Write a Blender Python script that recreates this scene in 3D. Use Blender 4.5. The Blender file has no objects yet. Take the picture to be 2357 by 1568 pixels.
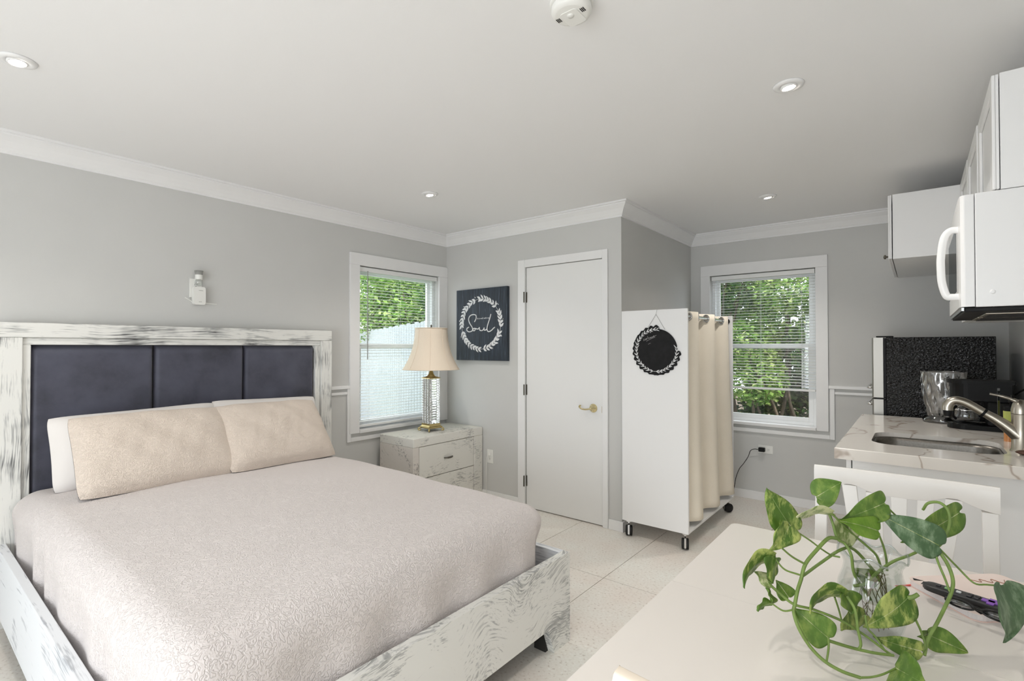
import bpy, bmesh, math, random
from mathutils import Vector, Matrix
from math import sin, cos, pi, radians, hypot, atan2, sqrt

# ------------------------------------------------------------------ camera, world, sun, exposure
scene = bpy.context.scene
COL = scene.collection
cam_d = bpy.data.cameras.new('camera')
cam_d.sensor_width = 36.0
cam_d.lens = 1165.67 / 2357.0 * 36.0
cam_d.clip_start = 0.02
cam = bpy.data.objects.new('camera', cam_d)
COL.objects.link(cam)
cam.location = (3.5693, 0.2580, 1.3645)
cam.rotation_euler = (radians(90.7416), 0, radians(38.654))
scene.camera = cam

scene.view_settings.view_transform = 'Standard'
scene.view_settings.look = 'None'
scene.view_settings.gamma = 1.0
scene.view_settings.use_curve_mapping = False
scene.view_settings.exposure = 0.62
scene.cycles.max_bounces = 12
scene.cycles.diffuse_bounces = 7
scene.cycles.transparent_max_bounces = 16
scene.cycles.caustics_reflective = False
scene.cycles.caustics_refractive = False
scene.cycles.sample_clamp_indirect = 6.0
scene.cycles.adaptive_threshold = 0.02

world = bpy.data.worlds.new('sky')
scene.world = world
world.use_nodes = True
wn = world.node_tree
bg = wn.nodes['Background']
bg.inputs[0].default_value = (0.87, 0.94, 1.0, 1)
bg.inputs[1].default_value = 2.3

sun_d = bpy.data.lights.new('sun', 'SUN')
sun_d.energy = 2.4
sun_d.angle = radians(1.0)
sun_d.color = (1.0, 0.95, 0.86)
sun = bpy.data.objects.new('sun', sun_d)
COL.objects.link(sun)
sun.rotation_euler = Vector((0.62, -0.42, 0.78)).to_track_quat('Z', 'Y').to_euler()

def area_light(name, loc, direction, sx, sy, power, color):
    d = bpy.data.lights.new(name, 'AREA')
    d.shape = 'RECTANGLE'; d.size = sx; d.size_y = sy
    d.energy = power; d.color = color
    o = bpy.data.objects.new(name, d)
    o.location = loc
    o.rotation_euler = (-Vector(direction)).to_track_quat('Z', 'Y').to_euler()
    COL.objects.link(o)
    return o
# added area lamp boosting daylight from unseen glazed doors behind the camera
area_light('rear_daylight_fill', (2.75, -2.02, 1.15), (0, 1, 0.08), 2.2, 2.0, 36, (0.94, 0.97, 1.0))
# ------------------------------------------------------------------ helpers
ROOT = {}
def thing(name, label, cat, loc=(0, 0, 0), group=None, kind=None):
    o = bpy.data.objects.new(name, None)
    o.empty_display_size = 0.05
    COL.objects.link(o)
    o.location = loc
    ROOT[o.name] = Vector(loc)
    tag(o, label, cat, group, kind)
    return o
def tag(o, label=None, cat=None, group=None, kind=None):
    if label: o['label'] = label
    if cat: o['category'] = cat
    if group: o['group'] = group
    if kind: o['kind'] = kind
    return o
def struct(o):
    o['kind'] = 'structure'
    return o

class MB:
    """collects shapes in world coordinates"""
    def __init__(s):
        s.v = []; s.f = []; s.sm = []
    def add(s, vs, fs, smooth=False):
        n = len(s.v)
        s.v += [Vector(p) for p in vs]
        for f in fs:
            s.f.append([i + n for i in f]); s.sm.append(smooth)
        return s
    def box(s, x0, x1, y0, y1, z0, z1):
        return s.add([(x0,y0,z0),(x1,y0,z0),(x1,y1,z0),(x0,y1,z0),(x0,y0,z1),(x1,y0,z1),(x1,y1,z1),(x0,y1,z1)],
                     [(0,3,2,1),(4,5,6,7),(0,1,5,4),(1,2,6,5),(2,3,7,6),(3,0,4,7)])
    def obox(s, c, ax, ay, az, hx, hy, hz):
        c = Vector(c); ax = Vector(ax)*hx; ay = Vector(ay)*hy; az = Vector(az)*hz
        vs = [c-ax-ay-az, c+ax-ay-az, c+ax+ay-az, c-ax+ay-az, c-ax-ay+az, c+ax-ay+az, c+ax+ay+az, c-ax+ay+az]
        return s.add(vs, [(0,3,2,1),(4,5,6,7),(0,1,5,4),(1,2,6,5),(2,3,7,6),(3,0,4,7)])
    def prism(s, pts, axis, a, b, smooth=False):
        """extrude 2D outline along axis: 'x' -> pts are (y,z); 'y' -> (x,z); 'z' -> (x,y)"""
        def P(p, t):
            return {'x': (t, p[0], p[1]), 'y': (p[0], t, p[1]), 'z': (p[0], p[1], t)}[axis]
        n = len(pts)
        s.add([P(p, a) for p in pts] + [P(p, b) for p in pts],
              [(i, (i+1) % n, n+(i+1) % n, n+i) for i in range(n)], smooth)
        s.add([P(p, a) for p in pts], [tuple(range(n))[::-1]])
        s.add([P(p, b) for p in pts], [tuple(range(n))])
        return s
    def tube(s, path, r, n=8, caps=True, closed=False, flat=None):
        path = [Vector(p) for p in path]
        m = len(path)
        rr = r if isinstance(r, (list, tuple)) else [r]*m
        tang = []
        for i in range(m):
            if closed: t = path[(i+1) % m] - path[i-1]
            else: t = path[min(i+1, m-1)] - path[max(i-1, 0)]
            tang.append(t.normalized() if t.length > 1e-9 else Vector((0,0,1)))
        up = Vector((0,0,1)) if abs(tang[0].z) < .9 else Vector((1,0,0))
        a = tang[0].cross(up).normalized()
        vs = []; fs = []
        for i in range(m):
            t = tang[i]
            a = (a - t*a.dot(t))
            a = a.normalized() if a.length > 1e-6 else t.orthogonal().normalized()
            b = t.cross(a)
            for k in range(n):
                th = 2*pi*k/n
                ka, kb = rr[i], rr[i]*(flat or 1)
                vs.append(path[i] + a*cos(th)*ka + b*sin(th)*kb)
        for i in range(m if closed else m-1):
            j = (i+1) % m
            for k in range(n):
                fs.append((i*n+k, i*n+(k+1) % n, j*n+(k+1) % n, j*n+k))
        s.add(vs, fs, True)
        if caps and not closed:
            s.add(vs[:n], [tuple(range(n))[::-1]]); s.add(vs[-n:], [tuple(range(n))])
        return s
    def lathe(s, prof, c, n=32, ax=(0,0,1), smooth=True, rfun=None, close=False):
        """prof = [(r, h)], around axis ax through c"""
        c = Vector(c); az = Vector(ax).normalized(); a = az.orthogonal().normalized()
        if abs(az.z) > .99: a = Vector((1,0,0))
        b = az.cross(a)
        vs = []; m = len(prof)
        for i, (r, h) in enumerate(prof):
            for k in range(n):
                th = 2*pi*k/n
                R = r*(rfun(th, i/(m-1)) if rfun else 1)
                vs.append(c + az*h + (a*cos(th) + b*sin(th))*R)
        fs = [(i*n+k, i*n+(k+1) % n, (i+1)*n+(k+1) % n, (i+1)*n+k) for i in range(m-1) for k in range(n)]
        s.add(vs, fs, smooth)
        if prof[0][0] > 1e-5: s.add(vs[:n], [tuple(range(n))[::-1]])
        if prof[-1][0] > 1e-5: s.add(vs[-n:], [tuple(range(n))])
        return s
    def sphere(s, c, r, n=12, sc=(1,1,1)):
        m = max(5, n//2)
        pr = [(sin(pi*i/m), -cos(pi*i/m)) for i in range(m+1)]
        t = MB().lathe([(max(p[0],1e-6), p[1]) for p in pr], (0,0,0), n)
        return s.add([Vector(c) + Vector((v.x*sc[0], v.y*sc[1], v.z*sc[2]))*r for v in t.v], t.f, True)
    def grid(s, fn, nu, nv, smooth=True, closed_u=False):
        vs = [fn(i/nu, j/nv) for j in range(nv+1) for i in range(nu+1)]
        fs = [(j*(nu+1)+i, j*(nu+1)+i+1, (j+1)*(nu+1)+i+1, (j+1)*(nu+1)+i) for j in range(nv) for i in range(nu)]
        return s.add(vs, fs, smooth)
    def build(s, name, mat, parent=None, bevel=0, seg=2, label=None, weld=False):
        org = Vector((0,0,0))
        if parent is not None:
            org = ROOT[parent.name]
        me = bpy.data.meshes.new(name)
        me.from_pydata([tuple(v - org) for v in s.v], [], s.f)
        me.polygons.foreach_set('use_smooth', s.sm)
        if weld:
            bm = bmesh.new(); bm.from_mesh(me)
            bmesh.ops.remove_doubles(bm, verts=bm.verts, dist=1e-5)
            bmesh.ops.recalc_face_normals(bm, faces=bm.faces)
            bm.to_mesh(me); bm.free()
        me.update()
        if mat: me.materials.append(mat)
        o = bpy.data.objects.new(name, me)
        COL.objects.link(o)
        if parent is not None:
            o.parent = parent
        ROOT[o.name] = org
        if bevel:
            b = o.modifiers.new('bevel', 'BEVEL'); b.width = bevel; b.segments = seg
            b.limit_method = 'ANGLE'; b.angle_limit = radians(40)
            b.harden_normals = False
        if label: o['label'] = label
        return o
def Box(name, mat, parent, x0, x1, y0, y1, z0, z1, bevel=0, seg=2, label=None):
    return MB().box(x0, x1, y0, y1, z0, z1).build(name, mat, parent, bevel, seg, label)
def single(o, label, cat, group=None):
    return tag(o, label, cat, group)
def catmull(pts, k=6):
    P = [Vector(p) for p in pts]
    P = [2*P[0]-P[1]] + P + [2*P[-1]-P[-2]]
    out = []
    for i in range(1, len(P)-2):
        for j in range(k):
            t = j/k
            a, b, c, d = P[i-1], P[i], P[i+1], P[i+2]
            out.append(.5*((2*b) + (c-a)*t + (2*a-5*b+4*c-d)*t*t + (3*b-a-3*c+d)*t*t*t))
    out.append(P[-2])
    return out
def rounded_rect(x0, x1, y0, y1, r, k=5):
    out = []
    for cx, cy, a0 in ((x1-r, y0+r, -90), (x1-r, y1-r, 0), (x0+r, y1-r, 90), (x0+r, y0+r, 180)):
        for i in range(k+1):
            a = radians(a0 + 90*i/k)
            out.append((cx + r*cos(a), cy + r*sin(a)))
    return out
def copy_tree(o, parent=None):
    c = o.copy(); COL.objects.link(c)
    c.parent = parent
    ROOT[c.name] = ROOT.get(o.name, Vector((0,0,0)))
    for ch in list(o.children):
        copy_tree(ch, c)
    return c
def text_mesh(txt, size, extrude=0.0005):
    cu = bpy.data.curves.new('lettering', 'FONT'); cu.body = txt; cu.size = size; cu.extrude = extrude
    cu.align_x = 'CENTER'; cu.align_y = 'CENTER'; cu.resolution_u = 3
    o = bpy.data.objects.new('lettering', cu); COL.objects.link(o)
    dg = bpy.context.evaluated_depsgraph_get()
    me = bpy.data.meshes.new_from_object(o.evaluated_get(dg))
    vs = [v.co.copy() for v in me.vertices]; fs = [tuple(p.vertices) for p in me.polygons]
    bpy.data.objects.remove(o); bpy.data.meshes.remove(me); bpy.data.curves.remove(cu)
    return vs, fs
def text_on(mb, txt, size, origin, ex, ey):
    """flat raised lettering at origin with reading direction ex and up ey"""
    ex = Vector(ex).normalized(); ey = Vector(ey).normalized(); ez = ex.cross(ey)
    vs, fs = text_mesh(txt, size)
    o = Vector(origin)
    mb.add([o + ex*v.x + ey*v.y + ez*v.z for v in vs], fs)

# ------------------------------------------------------------------ materials
def srgb(r, g, b):
    f = lambda c: (c/255/12.92) if c/255 <= .04045 else ((c/255+.055)/1.055)**2.4
    return (f(r), f(g), f(b), 1)
def newmat(name):
    m = bpy.data.materials.new(name); m.use_nodes = True
    nt = m.node_tree
    return m, nt, nt.nodes['Principled BSDF']
def setp(b, **k):
    for n, v in k.items():
        n = n.replace('_', ' ')
        if n in b.inputs: b.inputs[n].default_value = v
def N(nt, t, **k):
    n = nt.nodes.new(t)
    for a, v in k.items():
        if a.startswith('i_'):
            n.inputs[a[2:].replace('_', ' ')].default_value = v
        else:
            setattr(n, a, v)
    return n
def coords(nt, scale=(1,1,1), rot=(0,0,0)):
    tc = nt.nodes.new('ShaderNodeTexCoord'); mp = nt.nodes.new('ShaderNodeMapping')
    mp.inputs['Scale'].default_value = scale; mp.inputs['Rotation'].default_value = rot
    nt.links.new(tc.outputs['Object'], mp.inputs['Vector'])
    return mp.outputs['Vector']
def ramp(nt, src, stops):
    r = nt.nodes.new('ShaderNodeValToRGB')
    e = r.color_ramp.elements
    while len(e) < len(stops): e.new(.5)
    for i, (p, c) in enumerate(stops):
        e[i].position = p; e[i].color = c if len(c) == 4 else (*c, 1)
    nt.links.new(src, r.inputs[0])
    return r.outputs[0]
def bumpit(nt, b, h, strength=.3, dist=.002):
    bp = nt.nodes.new('ShaderNodeBump'); bp.inputs['Strength'].default_value = strength; bp.inputs['Distance'].default_value = dist
    nt.links.new(h, bp.inputs['Height']); nt.links.new(bp.outputs[0], b.inputs['Normal'])
    return bp
def plain(name, col, rough=.5, metal=0., noise=0, nscale=60, bump=0, spec=.5, **k):
    m, nt, b = newmat(name)
    setp(b, Base_Color=col, Roughness=rough, Metallic=metal, Specular_IOR_Level=spec, **k)
    if noise or bump:
        t = N(nt, 'ShaderNodeTexNoise', i_Scale=nscale, i_Detail=3.0)
        nt.links.new(coords(nt), t.inputs['Vector'])
        if noise:
            c0 = tuple(max(0, x*(1-noise)) for x in col[:3]) + (1,); c1 = tuple(min(1, x*(1+noise)) for x in col[:3]) + (1,)
            nt.links.new(ramp(nt, t.outputs['Fac'], [(.3, c0), (.7, c1)]), b.inputs['Base Color'])
        if bump: bumpit(nt, b, t.outputs['Fac'], bump)
    return m
def glassy(name, tint=(1,1,1,1), gloss=.06, rough=0.0):
    """thin window glass: mostly clear with a faint mirror"""
    m = bpy.data.materials.new(name); m.use_nodes = True; nt = m.node_tree; nt.nodes.clear()
    o = nt.nodes.new('ShaderNodeOutputMaterial'); mx = nt.nodes.new('ShaderNodeMixShader')
    tr = nt.nodes.new('ShaderNodeBsdfTransparent'); gl = nt.nodes.new('ShaderNodeBsdfGlossy')
    tr.inputs[0].default_value = tint; gl.inputs['Roughness'].default_value = rough
    mx.inputs[0].default_value = gloss
    nt.links.new(tr.outputs[0], mx.inputs[1]); nt.links.new(gl.outputs[0], mx.inputs[2]); nt.links.new(mx.outputs[0], o.inputs[0])
    return m
def whitewash(name, stretch, dark=.5, base=(230,230,226), warp=.04, seed=0.0, patch=5.0, deep=(66,66,68)):
    """white paint dry-brushed over dark wood: fine brush lines gathered in patches"""
    m, nt, b = newmat(name)
    setp(b, Roughness=.55)
    tc = nt.nodes.new('ShaderNodeTexCoord')
    off = nt.nodes.new('ShaderNodeVectorMath'); off.operation = 'ADD'; off.inputs[1].default_value = (seed, seed*1.7, seed*.6)
    nt.links.new(tc.outputs['Object'], off.inputs[0])
    n0 = N(nt, 'ShaderNodeTexNoise', i_Scale=3.0, i_Detail=1.0); nt.links.new(off.outputs[0], n0.inputs['Vector'])
    wv = nt.nodes.new('ShaderNodeVectorMath'); wv.operation = 'MULTIPLY_ADD'; wv.inputs[1].default_value = (warp, warp, warp)
    nt.links.new(n0.outputs['Color'], wv.inputs[0]); nt.links.new(off.outputs[0], wv.inputs[2])
    sc = nt.nodes.new('ShaderNodeVectorMath'); sc.operation = 'MULTIPLY'; sc.inputs[1].default_value = stretch
    nt.links.new(wv.outputs[0], sc.inputs[0])
    n1 = N(nt, 'ShaderNodeTexNoise', i_Scale=1.0, i_Detail=3.0, i_Roughness=.7); nt.links.new(sc.outputs[0], n1.inputs['Vector'])
    n2 = N(nt, 'ShaderNodeTexNoise', i_Scale=patch, i_Detail=3.0); nt.links.new(wv.outputs[0], n2.inputs['Vector'])
    ma = N(nt, 'ShaderNodeMath', operation='MULTIPLY_ADD'); ma.inputs[1].default_value = .9
    nt.links.new(n2.outputs['Fac'], ma.inputs[0]); nt.links.new(n1.outputs['Fac'], ma.inputs[2])
    w = srgb(*base); g = srgb(base[0]-45, base[1]-44, base[2]-42); d = srgb(*deep)
    p = 1.16 - dark*.22
    # scale into 0..1
    dv = N(nt, 'ShaderNodeMath', operation='MULTIPLY'); dv.inputs[1].default_value = .6; nt.links.new(ma.outputs[0], dv.inputs[0])
    p *= .6
    c = ramp(nt, dv.outputs[0], [(0.0, w), (p-.05, w), (p+.02, g), (min(.995, p+.13), d)])
    nt.links.new(c, b.inputs['Base Color'])
    bumpit(nt, b, n1.outputs['Fac'], .12, .002)
    return m

M = {}
M['wall'] = plain('wall_paint', srgb(207,207,205), .75, noise=.012, nscale=3, spec=.2)
def paint_bump(m, sc, st):
    nt = m.node_tree; b = nt.nodes['Principled BSDF']
    t = N(nt, 'ShaderNodeTexNoise', i_Scale=sc, i_Detail=2.0); nt.links.new(coords(nt), t.inputs['Vector']); bumpit(nt, b, t.outputs['Fac'], st, .001)
paint_bump(M['wall'], 220, .25)
M['ceiling'] = plain('ceiling_paint', srgb(240,240,240), .85, spec=.1); paint_bump(M['ceiling'], 260, .15)
M['trim'] = plain('trim_paint', srgb(237,237,237), .4, noise=.01, nscale=8)
M['door'] = plain('door_paint', srgb(235,235,234), .45, bump=.05, nscale=90)
M['white'] = plain('white_lacquer', srgb(238,238,238), .28)
M['cab'] = plain('cabinet_white', srgb(240,240,240), .32)
M['plastic'] = plain('white_plastic', srgb(236,236,232), .35)
M['plastic_grey'] = plain('grey_plastic', srgb(150,150,146), .45)
M['dark'] = plain('dark_gap', srgb(40,38,36), .8)
M['black'] = plain('black_plastic', srgb(11,11,12), .5, spec=.25)
M['blackgloss'] = plain('black_gloss', srgb(10,10,11), .12)
M['rubber'] = plain('black_rubber', srgb(18,18,18), .6)
M['chrome'] = plain('chrome', srgb(215,215,215), .12, 1.0)
M['steel'] = plain('brushed_nickel', srgb(186,180,168), .30, 1.0)
M['steel_dark'] = plain('stainless_sink', srgb(128,124,118), .34, 1.0, noise=.12, nscale=120)
M['steel_door'] = plain('stainless_door', srgb(150,147,141), .38, 1.0)
M['pewter'] = plain('pewter', srgb(110,106,98), .35, 1.0)
M['brass'] = plain('polished_brass', srgb(228,214,168), .16, 1.0)
M['brass_old'] = plain('aged_brass', srgb(196,178,126), .28, 1.0)
M['bulb'] = None
M['vinyl'] = plain('white_vinyl', srgb(240,242,243), .35)
M['slat'] = plain('blind_slat', srgb(238,239,238), .4)
M['glass'] = glassy('window_glass')
M['leather'] = None

def emis(name, col, st):
    m, nt, b = newmat(name)
    setp(b, Base_Color=(0,0,0,1), Emission_Color=col, Emission_Strength=st)
    return m
M['bulb'] = emis('lit_bulb', (1, .90, .74, 1), 30)
# floor
m, nt, b = newmat('speckled_vinyl'); setp(b, Roughness=.3, Specular_IOR_Level=.4)
t = N(nt, 'ShaderNodeTexNoise', i_Scale=75.0, i_Detail=2.0); nt.links.new(coords(nt, (1,1,1)), t.inputs['Vector'])
t2 = N(nt, 'ShaderNodeTexNoise', i_Scale=3.0, i_Detail=2.0); nt.links.new(coords(nt), t2.inputs['Vector'])
c1 = ramp(nt, t.outputs['Fac'], [(.28, srgb(206,198,190)), (.40, srgb(236,232,226)), (.62, srgb(240,237,232)), (.75, srgb(246,245,242))])
c2 = ramp(nt, t2.outputs['Fac'], [(.3, srgb(246,240,236)), (.7, srgb(250,252,250))])
mx = N(nt, 'ShaderNodeMix', data_type='RGBA', blend_type='MULTIPLY'); mx.inputs[0].default_value = 1
nt.links.new(c1, mx.inputs[6]); nt.links.new(c2, mx.inputs[7]); nt.links.new(mx.outputs[2], b.inputs['Base Color'])
M['floor'] = m
M['grout'] = plain('floor_joint', srgb(128,112,102), .8)
# fabrics
def quilt(name, col, scale, strength=.6):
    m, nt, b = newmat(name); setp(b, Base_Color=col, Roughness=.9, Specular_IOR_Level=.15, Sheen_Weight=.15)
    v = coords(nt)
    n0 = N(nt, 'ShaderNodeTexNoise', i_Scale=scale*.6, i_Detail=2.0); nt.links.new(v, n0.inputs['Vector'])
    ma = nt.nodes.new('ShaderNodeVectorMath'); ma.operation = 'MULTIPLY_ADD'; ma.inputs[1].default_value = (.06,.06,.06)
    nt.links.new(n0.outputs['Color'], ma.inputs[0]); nt.links.new(v, ma.inputs[2])
    vo = N(nt, 'ShaderNodeTexVoronoi', i_Scale=scale); nt.links.new(ma.outputs[0], vo.inputs['Vector'])
    w = N(nt, 'ShaderNodeMath', operation='MULTIPLY'); w.inputs[1].default_value = 7.5; nt.links.new(vo.outputs['Distance'], w.inputs[0])
    s = N(nt, 'ShaderNodeMath', operation='SINE'); nt.links.new(w.outputs[0], s.inputs[0])
    ab = N(nt, 'ShaderNodeMath', operation='ABSOLUTE'); nt.links.new(s.outputs[0], ab.inputs[0])
    pw = N(nt, 'ShaderNodeMath', operation='POWER'); pw.inputs[1].default_value = .45; nt.links.new(ab.outputs[0], pw.inputs[0])
    n1 = N(nt, 'ShaderNodeTexNoise', i_Scale=260.0, i_Detail=2.0); nt.links.new(v, n1.inputs['Vector'])
    ad = N(nt, 'ShaderNodeMath', operation='MULTIPLY_ADD'); ad.inputs[1].default_value = .25
    nt.links.new(n1.outputs['Fac'], ad.inputs[0]); nt.links.new(pw.outputs[0], ad.inputs[2])
    bumpit(nt, b, ad.outputs[0], strength, .0035)
    return m
M['spread'] = quilt('matelasse_bedspread', srgb(217,210,208), 54, .62)
M['sham'] = quilt('matelasse_sham', srgb(219,206,194), 60, .6)
M['sheet'] = plain('white_cotton', srgb(226,222,219), .85, bump=.12, nscale=300, spec=.1)
M['sham_back'] = plain('grey_cotton', srgb(214,214,216), .85, bump=.12, nscale=300, spec=.1)
m, nt, b = newmat('slate_velvet'); setp(b, Roughness=.6, Sheen_Weight=.3, Specular_IOR_Level=.3)
t = N(nt, 'ShaderNodeTexNoise', i_Scale=5.0, i_Detail=6.0, i_Roughness=.6); nt.links.new(coords(nt), t.inputs['Vector'])
nt.links.new(ramp(nt, t.outputs['Fac'], [(.25, srgb(52,53,62)), (.5, srgb(76,77,90)), (.75, srgb(86,88,102))]), b.inputs['Base Color'])
bumpit(nt, b, t.outputs['Fac'], .1)
M['velvet'] = m
def weave(name, col, sc=500, amp=.06, rough=.85, **k):
    m, nt, b = newmat(name); setp(b, Roughness=rough, Specular_IOR_Level=.15, **k)
    v = coords(nt)
    t = N(nt, 'ShaderNodeTexNoise', i_Scale=sc, i_Detail=1.0); nt.links.new(v, t.inputs['Vector'])
    t2 = N(nt, 'ShaderNodeTexNoise', i_Scale=5.0, i_Detail=3.0); nt.links.new(v, t2.inputs['Vector'])
    ad = N(nt, 'ShaderNodeMath', operation='MULTIPLY_ADD'); ad.inputs[1].default_value = .5
    nt.links.new(t2.outputs['Fac'], ad.inputs[0]); nt.links.new(t.outputs['Fac'], ad.inputs[2])
    c0 = tuple(x*(1-amp) for x in col[:3]) + (1,); c1 = tuple(min(1, x*(1+amp)) for x in col[:3]) + (1,)
    nt.links.new(ramp(nt, ad.outputs[0], [(.5, c0), (1.0, c1)]), b.inputs['Base Color'])
    bumpit(nt, b, t.outputs['Fac'], .2, .001)
    return m
M['curtain'] = weave('cream_linen', srgb(240,232,217))
M['shade'] = weave('lampshade_silk', srgb(234,220,202), 300, .04)
nt = M['shade'].node_tree; nt.nodes['Principled BSDF'].inputs['Subsurface Weight'].default_value = 0.0
m, nt, b = newmat('navy_board'); setp(b, Roughness=.6)
t = N(nt, 'ShaderNodeTexNoise', i_Scale=1.0, i_Detail=4.0); nt.links.new(coords(nt, (90,90,7)), t.inputs['Vector'])
nt.links.new(ramp(nt, t.outputs['Fac'], [(.35, srgb(33,40,50)), (.62, srgb(50,60,72)), (.78, srgb(100,112,126))]), b.inputs['Base Color'])
M['navy'] = m
M['chalk'] = plain('chalkboard', srgb(34,34,35), .75, noise=.25, nscale=25, spec=.2)
M['chalkline'] = plain('chalk_white', srgb(232,233,234), .8, spec=.1)
M['chalkgrey'] = plain('chalk_grey', srgb(170,170,170), .8, spec=.1)
# whitewash per direction
M['ww_y'] = whitewash('whitewash_along_y', (120, 3.5, 140), .52, warp=.05)
M['ww_z'] = whitewash('whitewash_along_z', (140, 140, 4.0), .50, warp=.05, seed=3.1)
M['ww_x'] = whitewash('whitewash_along_x', (2.5, 70, 90), .12, (226,229,233), .05, 5.7, deep=(150,154,160))
M['ww_foot'] = whitewash('whitewash_swirled', (70, 10, 130), .56, warp=.38, seed=8.0, patch=3.0, deep=(136,137,138))
M['ww_night'] = whitewash('whitewash_pale', (40, 22, 130), .17, (229,227,220), .10, 1.3, deep=(120,118,112))
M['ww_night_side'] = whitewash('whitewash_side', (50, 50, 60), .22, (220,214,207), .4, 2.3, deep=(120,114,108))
# stone
m, nt, b = newmat('veined_quartz'); setp(b, Roughness=.14)
v = coords(nt)
n0 = N(nt, 'ShaderNodeTexNoise', i_Scale=2.2, i_Detail=4.0); nt.links.new(v, n0.inputs['Vector'])
ma = nt.nodes.new('ShaderNodeVectorMath'); ma.operation = 'MULTIPLY_ADD'; ma.inputs[1].default_value = (.9,.9,.9)
nt.links.new(n0.outputs['Color'], ma.inputs[0]); nt.links.new(v, ma.inputs[2])
wv = N(nt, 'ShaderNodeTexWave', i_Scale=1.1, i_Distortion=2.0, i_Detail=2.0); nt.links.new(ma.outputs[0], wv.inputs['Vector'])
nt.links.new(ramp(nt, wv.outputs['Color'], [(0.0, srgb(188,176,164)), (.006, srgb(220,212,204)), (.022, srgb(233,228,221)), (1.0, srgb(236,231,224))]), b.inputs['Base Color'])
M['quartz'] = m
M['table'] = plain('table_gloss', srgb(238,232,226), .2, noise=.008, nscale=3)
M['chairpaint'] = plain('chair_paint', srgb(238,235,231), .33)
M['chairwarm'] = plain('chair_cream', srgb(240,228,212), .33)
# fridge pebbled black
m, nt, b = newmat('pebbled_black'); setp(b, Base_Color=srgb(8,8,9), Roughness=.14, Specular_IOR_Level=.45)
t = N(nt, 'ShaderNodeTexNoise', i_Scale=85.0, i_Detail=1.0); nt.links.new(coords(nt, (1,1,1.5)), t.inputs['Vector']); bumpit(nt, b, t.outputs['Fac'], 1.0, .008)
M['pebble'] = m
def solid_glass(name, rough=0.0, ior=1.48, tint=(1,1,1,1)):
    m, nt, b = newmat(name); setp(b, Base_Color=tint, Roughness=rough, IOR=ior, Transmission_Weight=1.0)
    return m
def crystal(name, gloss):
    m = solid_glass(name, .02, 1.5); nt = m.node_tree; b = nt.nodes['Principled BSDF']
    gl = nt.nodes.new('ShaderNodeBsdfGlossy'); gl.inputs['Roughness'].default_value = .08
    mxs = nt.nodes.new('ShaderNodeMixShader'); mxs.inputs[0].default_value = gloss
    out = [n for n in nt.nodes if n.type == 'OUTPUT_MATERIAL'][0]
    nt.links.new(b.outputs[0], mxs.inputs[1]); nt.links.new(gl.outputs[0], mxs.inputs[2]); nt.links.new(mxs.outputs[0], out.inputs[0])
    return m
M['crystal'] = crystal('cut_crystal', .12)
M['crystal_swirl'] = crystal('swirled_crystal', .20)
M['clear'] = glassy('clear_glass', (.96,.975,.97,1), .16)
M['smoke'] = glassy('carafe_glass', (.75,.77,.78,1), .14)
M['water'] = glassy('water_surface', (.96,.98,.97,1), .08)
# leaves
def leafmat(name, base, pale, amount, rough=.38):
    m, nt, b = newmat(name); setp(b, Roughness=rough, Specular_IOR_Level=.45)
    v = coords(nt, (30, 30, 14))
    t = N(nt, 'ShaderNodeTexNoise', i_Scale=1.6, i_Detail=5.0, i_Roughness=.7); nt.links.new(v, t.inputs['Vector'])
    nt.links.new(ramp(nt, t.outputs['Fac'], [(.0, srgb(*[int(c*.72) for c in base])), (.46, srgb(*base)), (1.02-amount, srgb(*pale)), (1.0, srgb(*pale))]), b.inputs['Base Color'])
    tr = nt.nodes.new('ShaderNodeBsdfTranslucent'); tr.inputs[0].default_value = srgb(*pale)
    mxs = nt.nodes.new('ShaderNodeMixShader'); mxs.inputs[0].default_value = .22
    out = [n for n in nt.nodes if n.type == 'OUTPUT_MATERIAL'][0]
    nt.links.new(b.outputs[0], mxs.inputs[1]); nt.links.new(tr.outputs[0], mxs.inputs[2]); nt.links.new(mxs.outputs[0], out.inputs[0])
    return m
LEAFM = [leafmat('leaf_green', (100,136,58), (158,180,92), .34), leafmat('leaf_variegated', (84,122,46), (190,202,116), .42),
         leafmat('leaf_pale', (140,164,94), (222,226,180), .48), leafmat('leaf_dark', (86,116,80), (158,180,148), .36),
         leafmat('leaf_lime', (112,152,46), (146,178,72), .25)]
M['stem'] = plain('vine_stem', srgb(118,142,72), .5, noise=.15, nscale=40)
M['root'] = plain('brown_roots', srgb(120,100,82), .8)
M['node'] = plain('stem_nodes', srgb(70,58,44), .8)
# outdoors
def foliage(name, stops, tr=.35):
    m, nt, b = newmat(name); setp(b, Roughness=.5, Specular_IOR_Level=.3)
    g = nt.nodes.new('ShaderNodeNewGeometry')
    c = ramp(nt, g.outputs['Random Per Island'], stops)
    nt.links.new(c, b.inputs['Base Color'])
    t = nt.nodes.new('ShaderNodeBsdfTranslucent'); nt.links.new(c, t.inputs[0])
    mxs = nt.nodes.new('ShaderNodeMixShader'); mxs.inputs[0].default_value = tr
    out = [n for n in nt.nodes if n.type == 'OUTPUT_MATERIAL'][0]
    nt.links.new(b.outputs[0], mxs.inputs[1]); nt.links.new(t.outputs[0], mxs.inputs[2]); nt.links.new(mxs.outputs[0], out.inputs[0])
    return m
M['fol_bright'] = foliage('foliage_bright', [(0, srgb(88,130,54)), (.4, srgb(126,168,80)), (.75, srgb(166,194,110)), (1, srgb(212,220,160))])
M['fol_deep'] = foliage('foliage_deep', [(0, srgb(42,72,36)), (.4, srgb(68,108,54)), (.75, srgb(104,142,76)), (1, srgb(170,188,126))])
M['bark'] = plain('bark', srgb(104,92,78), .9, noise=.3, nscale=20)
M['fence'] = plain('fence_white', srgb(160,166,172), .6, noise=.02, nscale=6)
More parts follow.
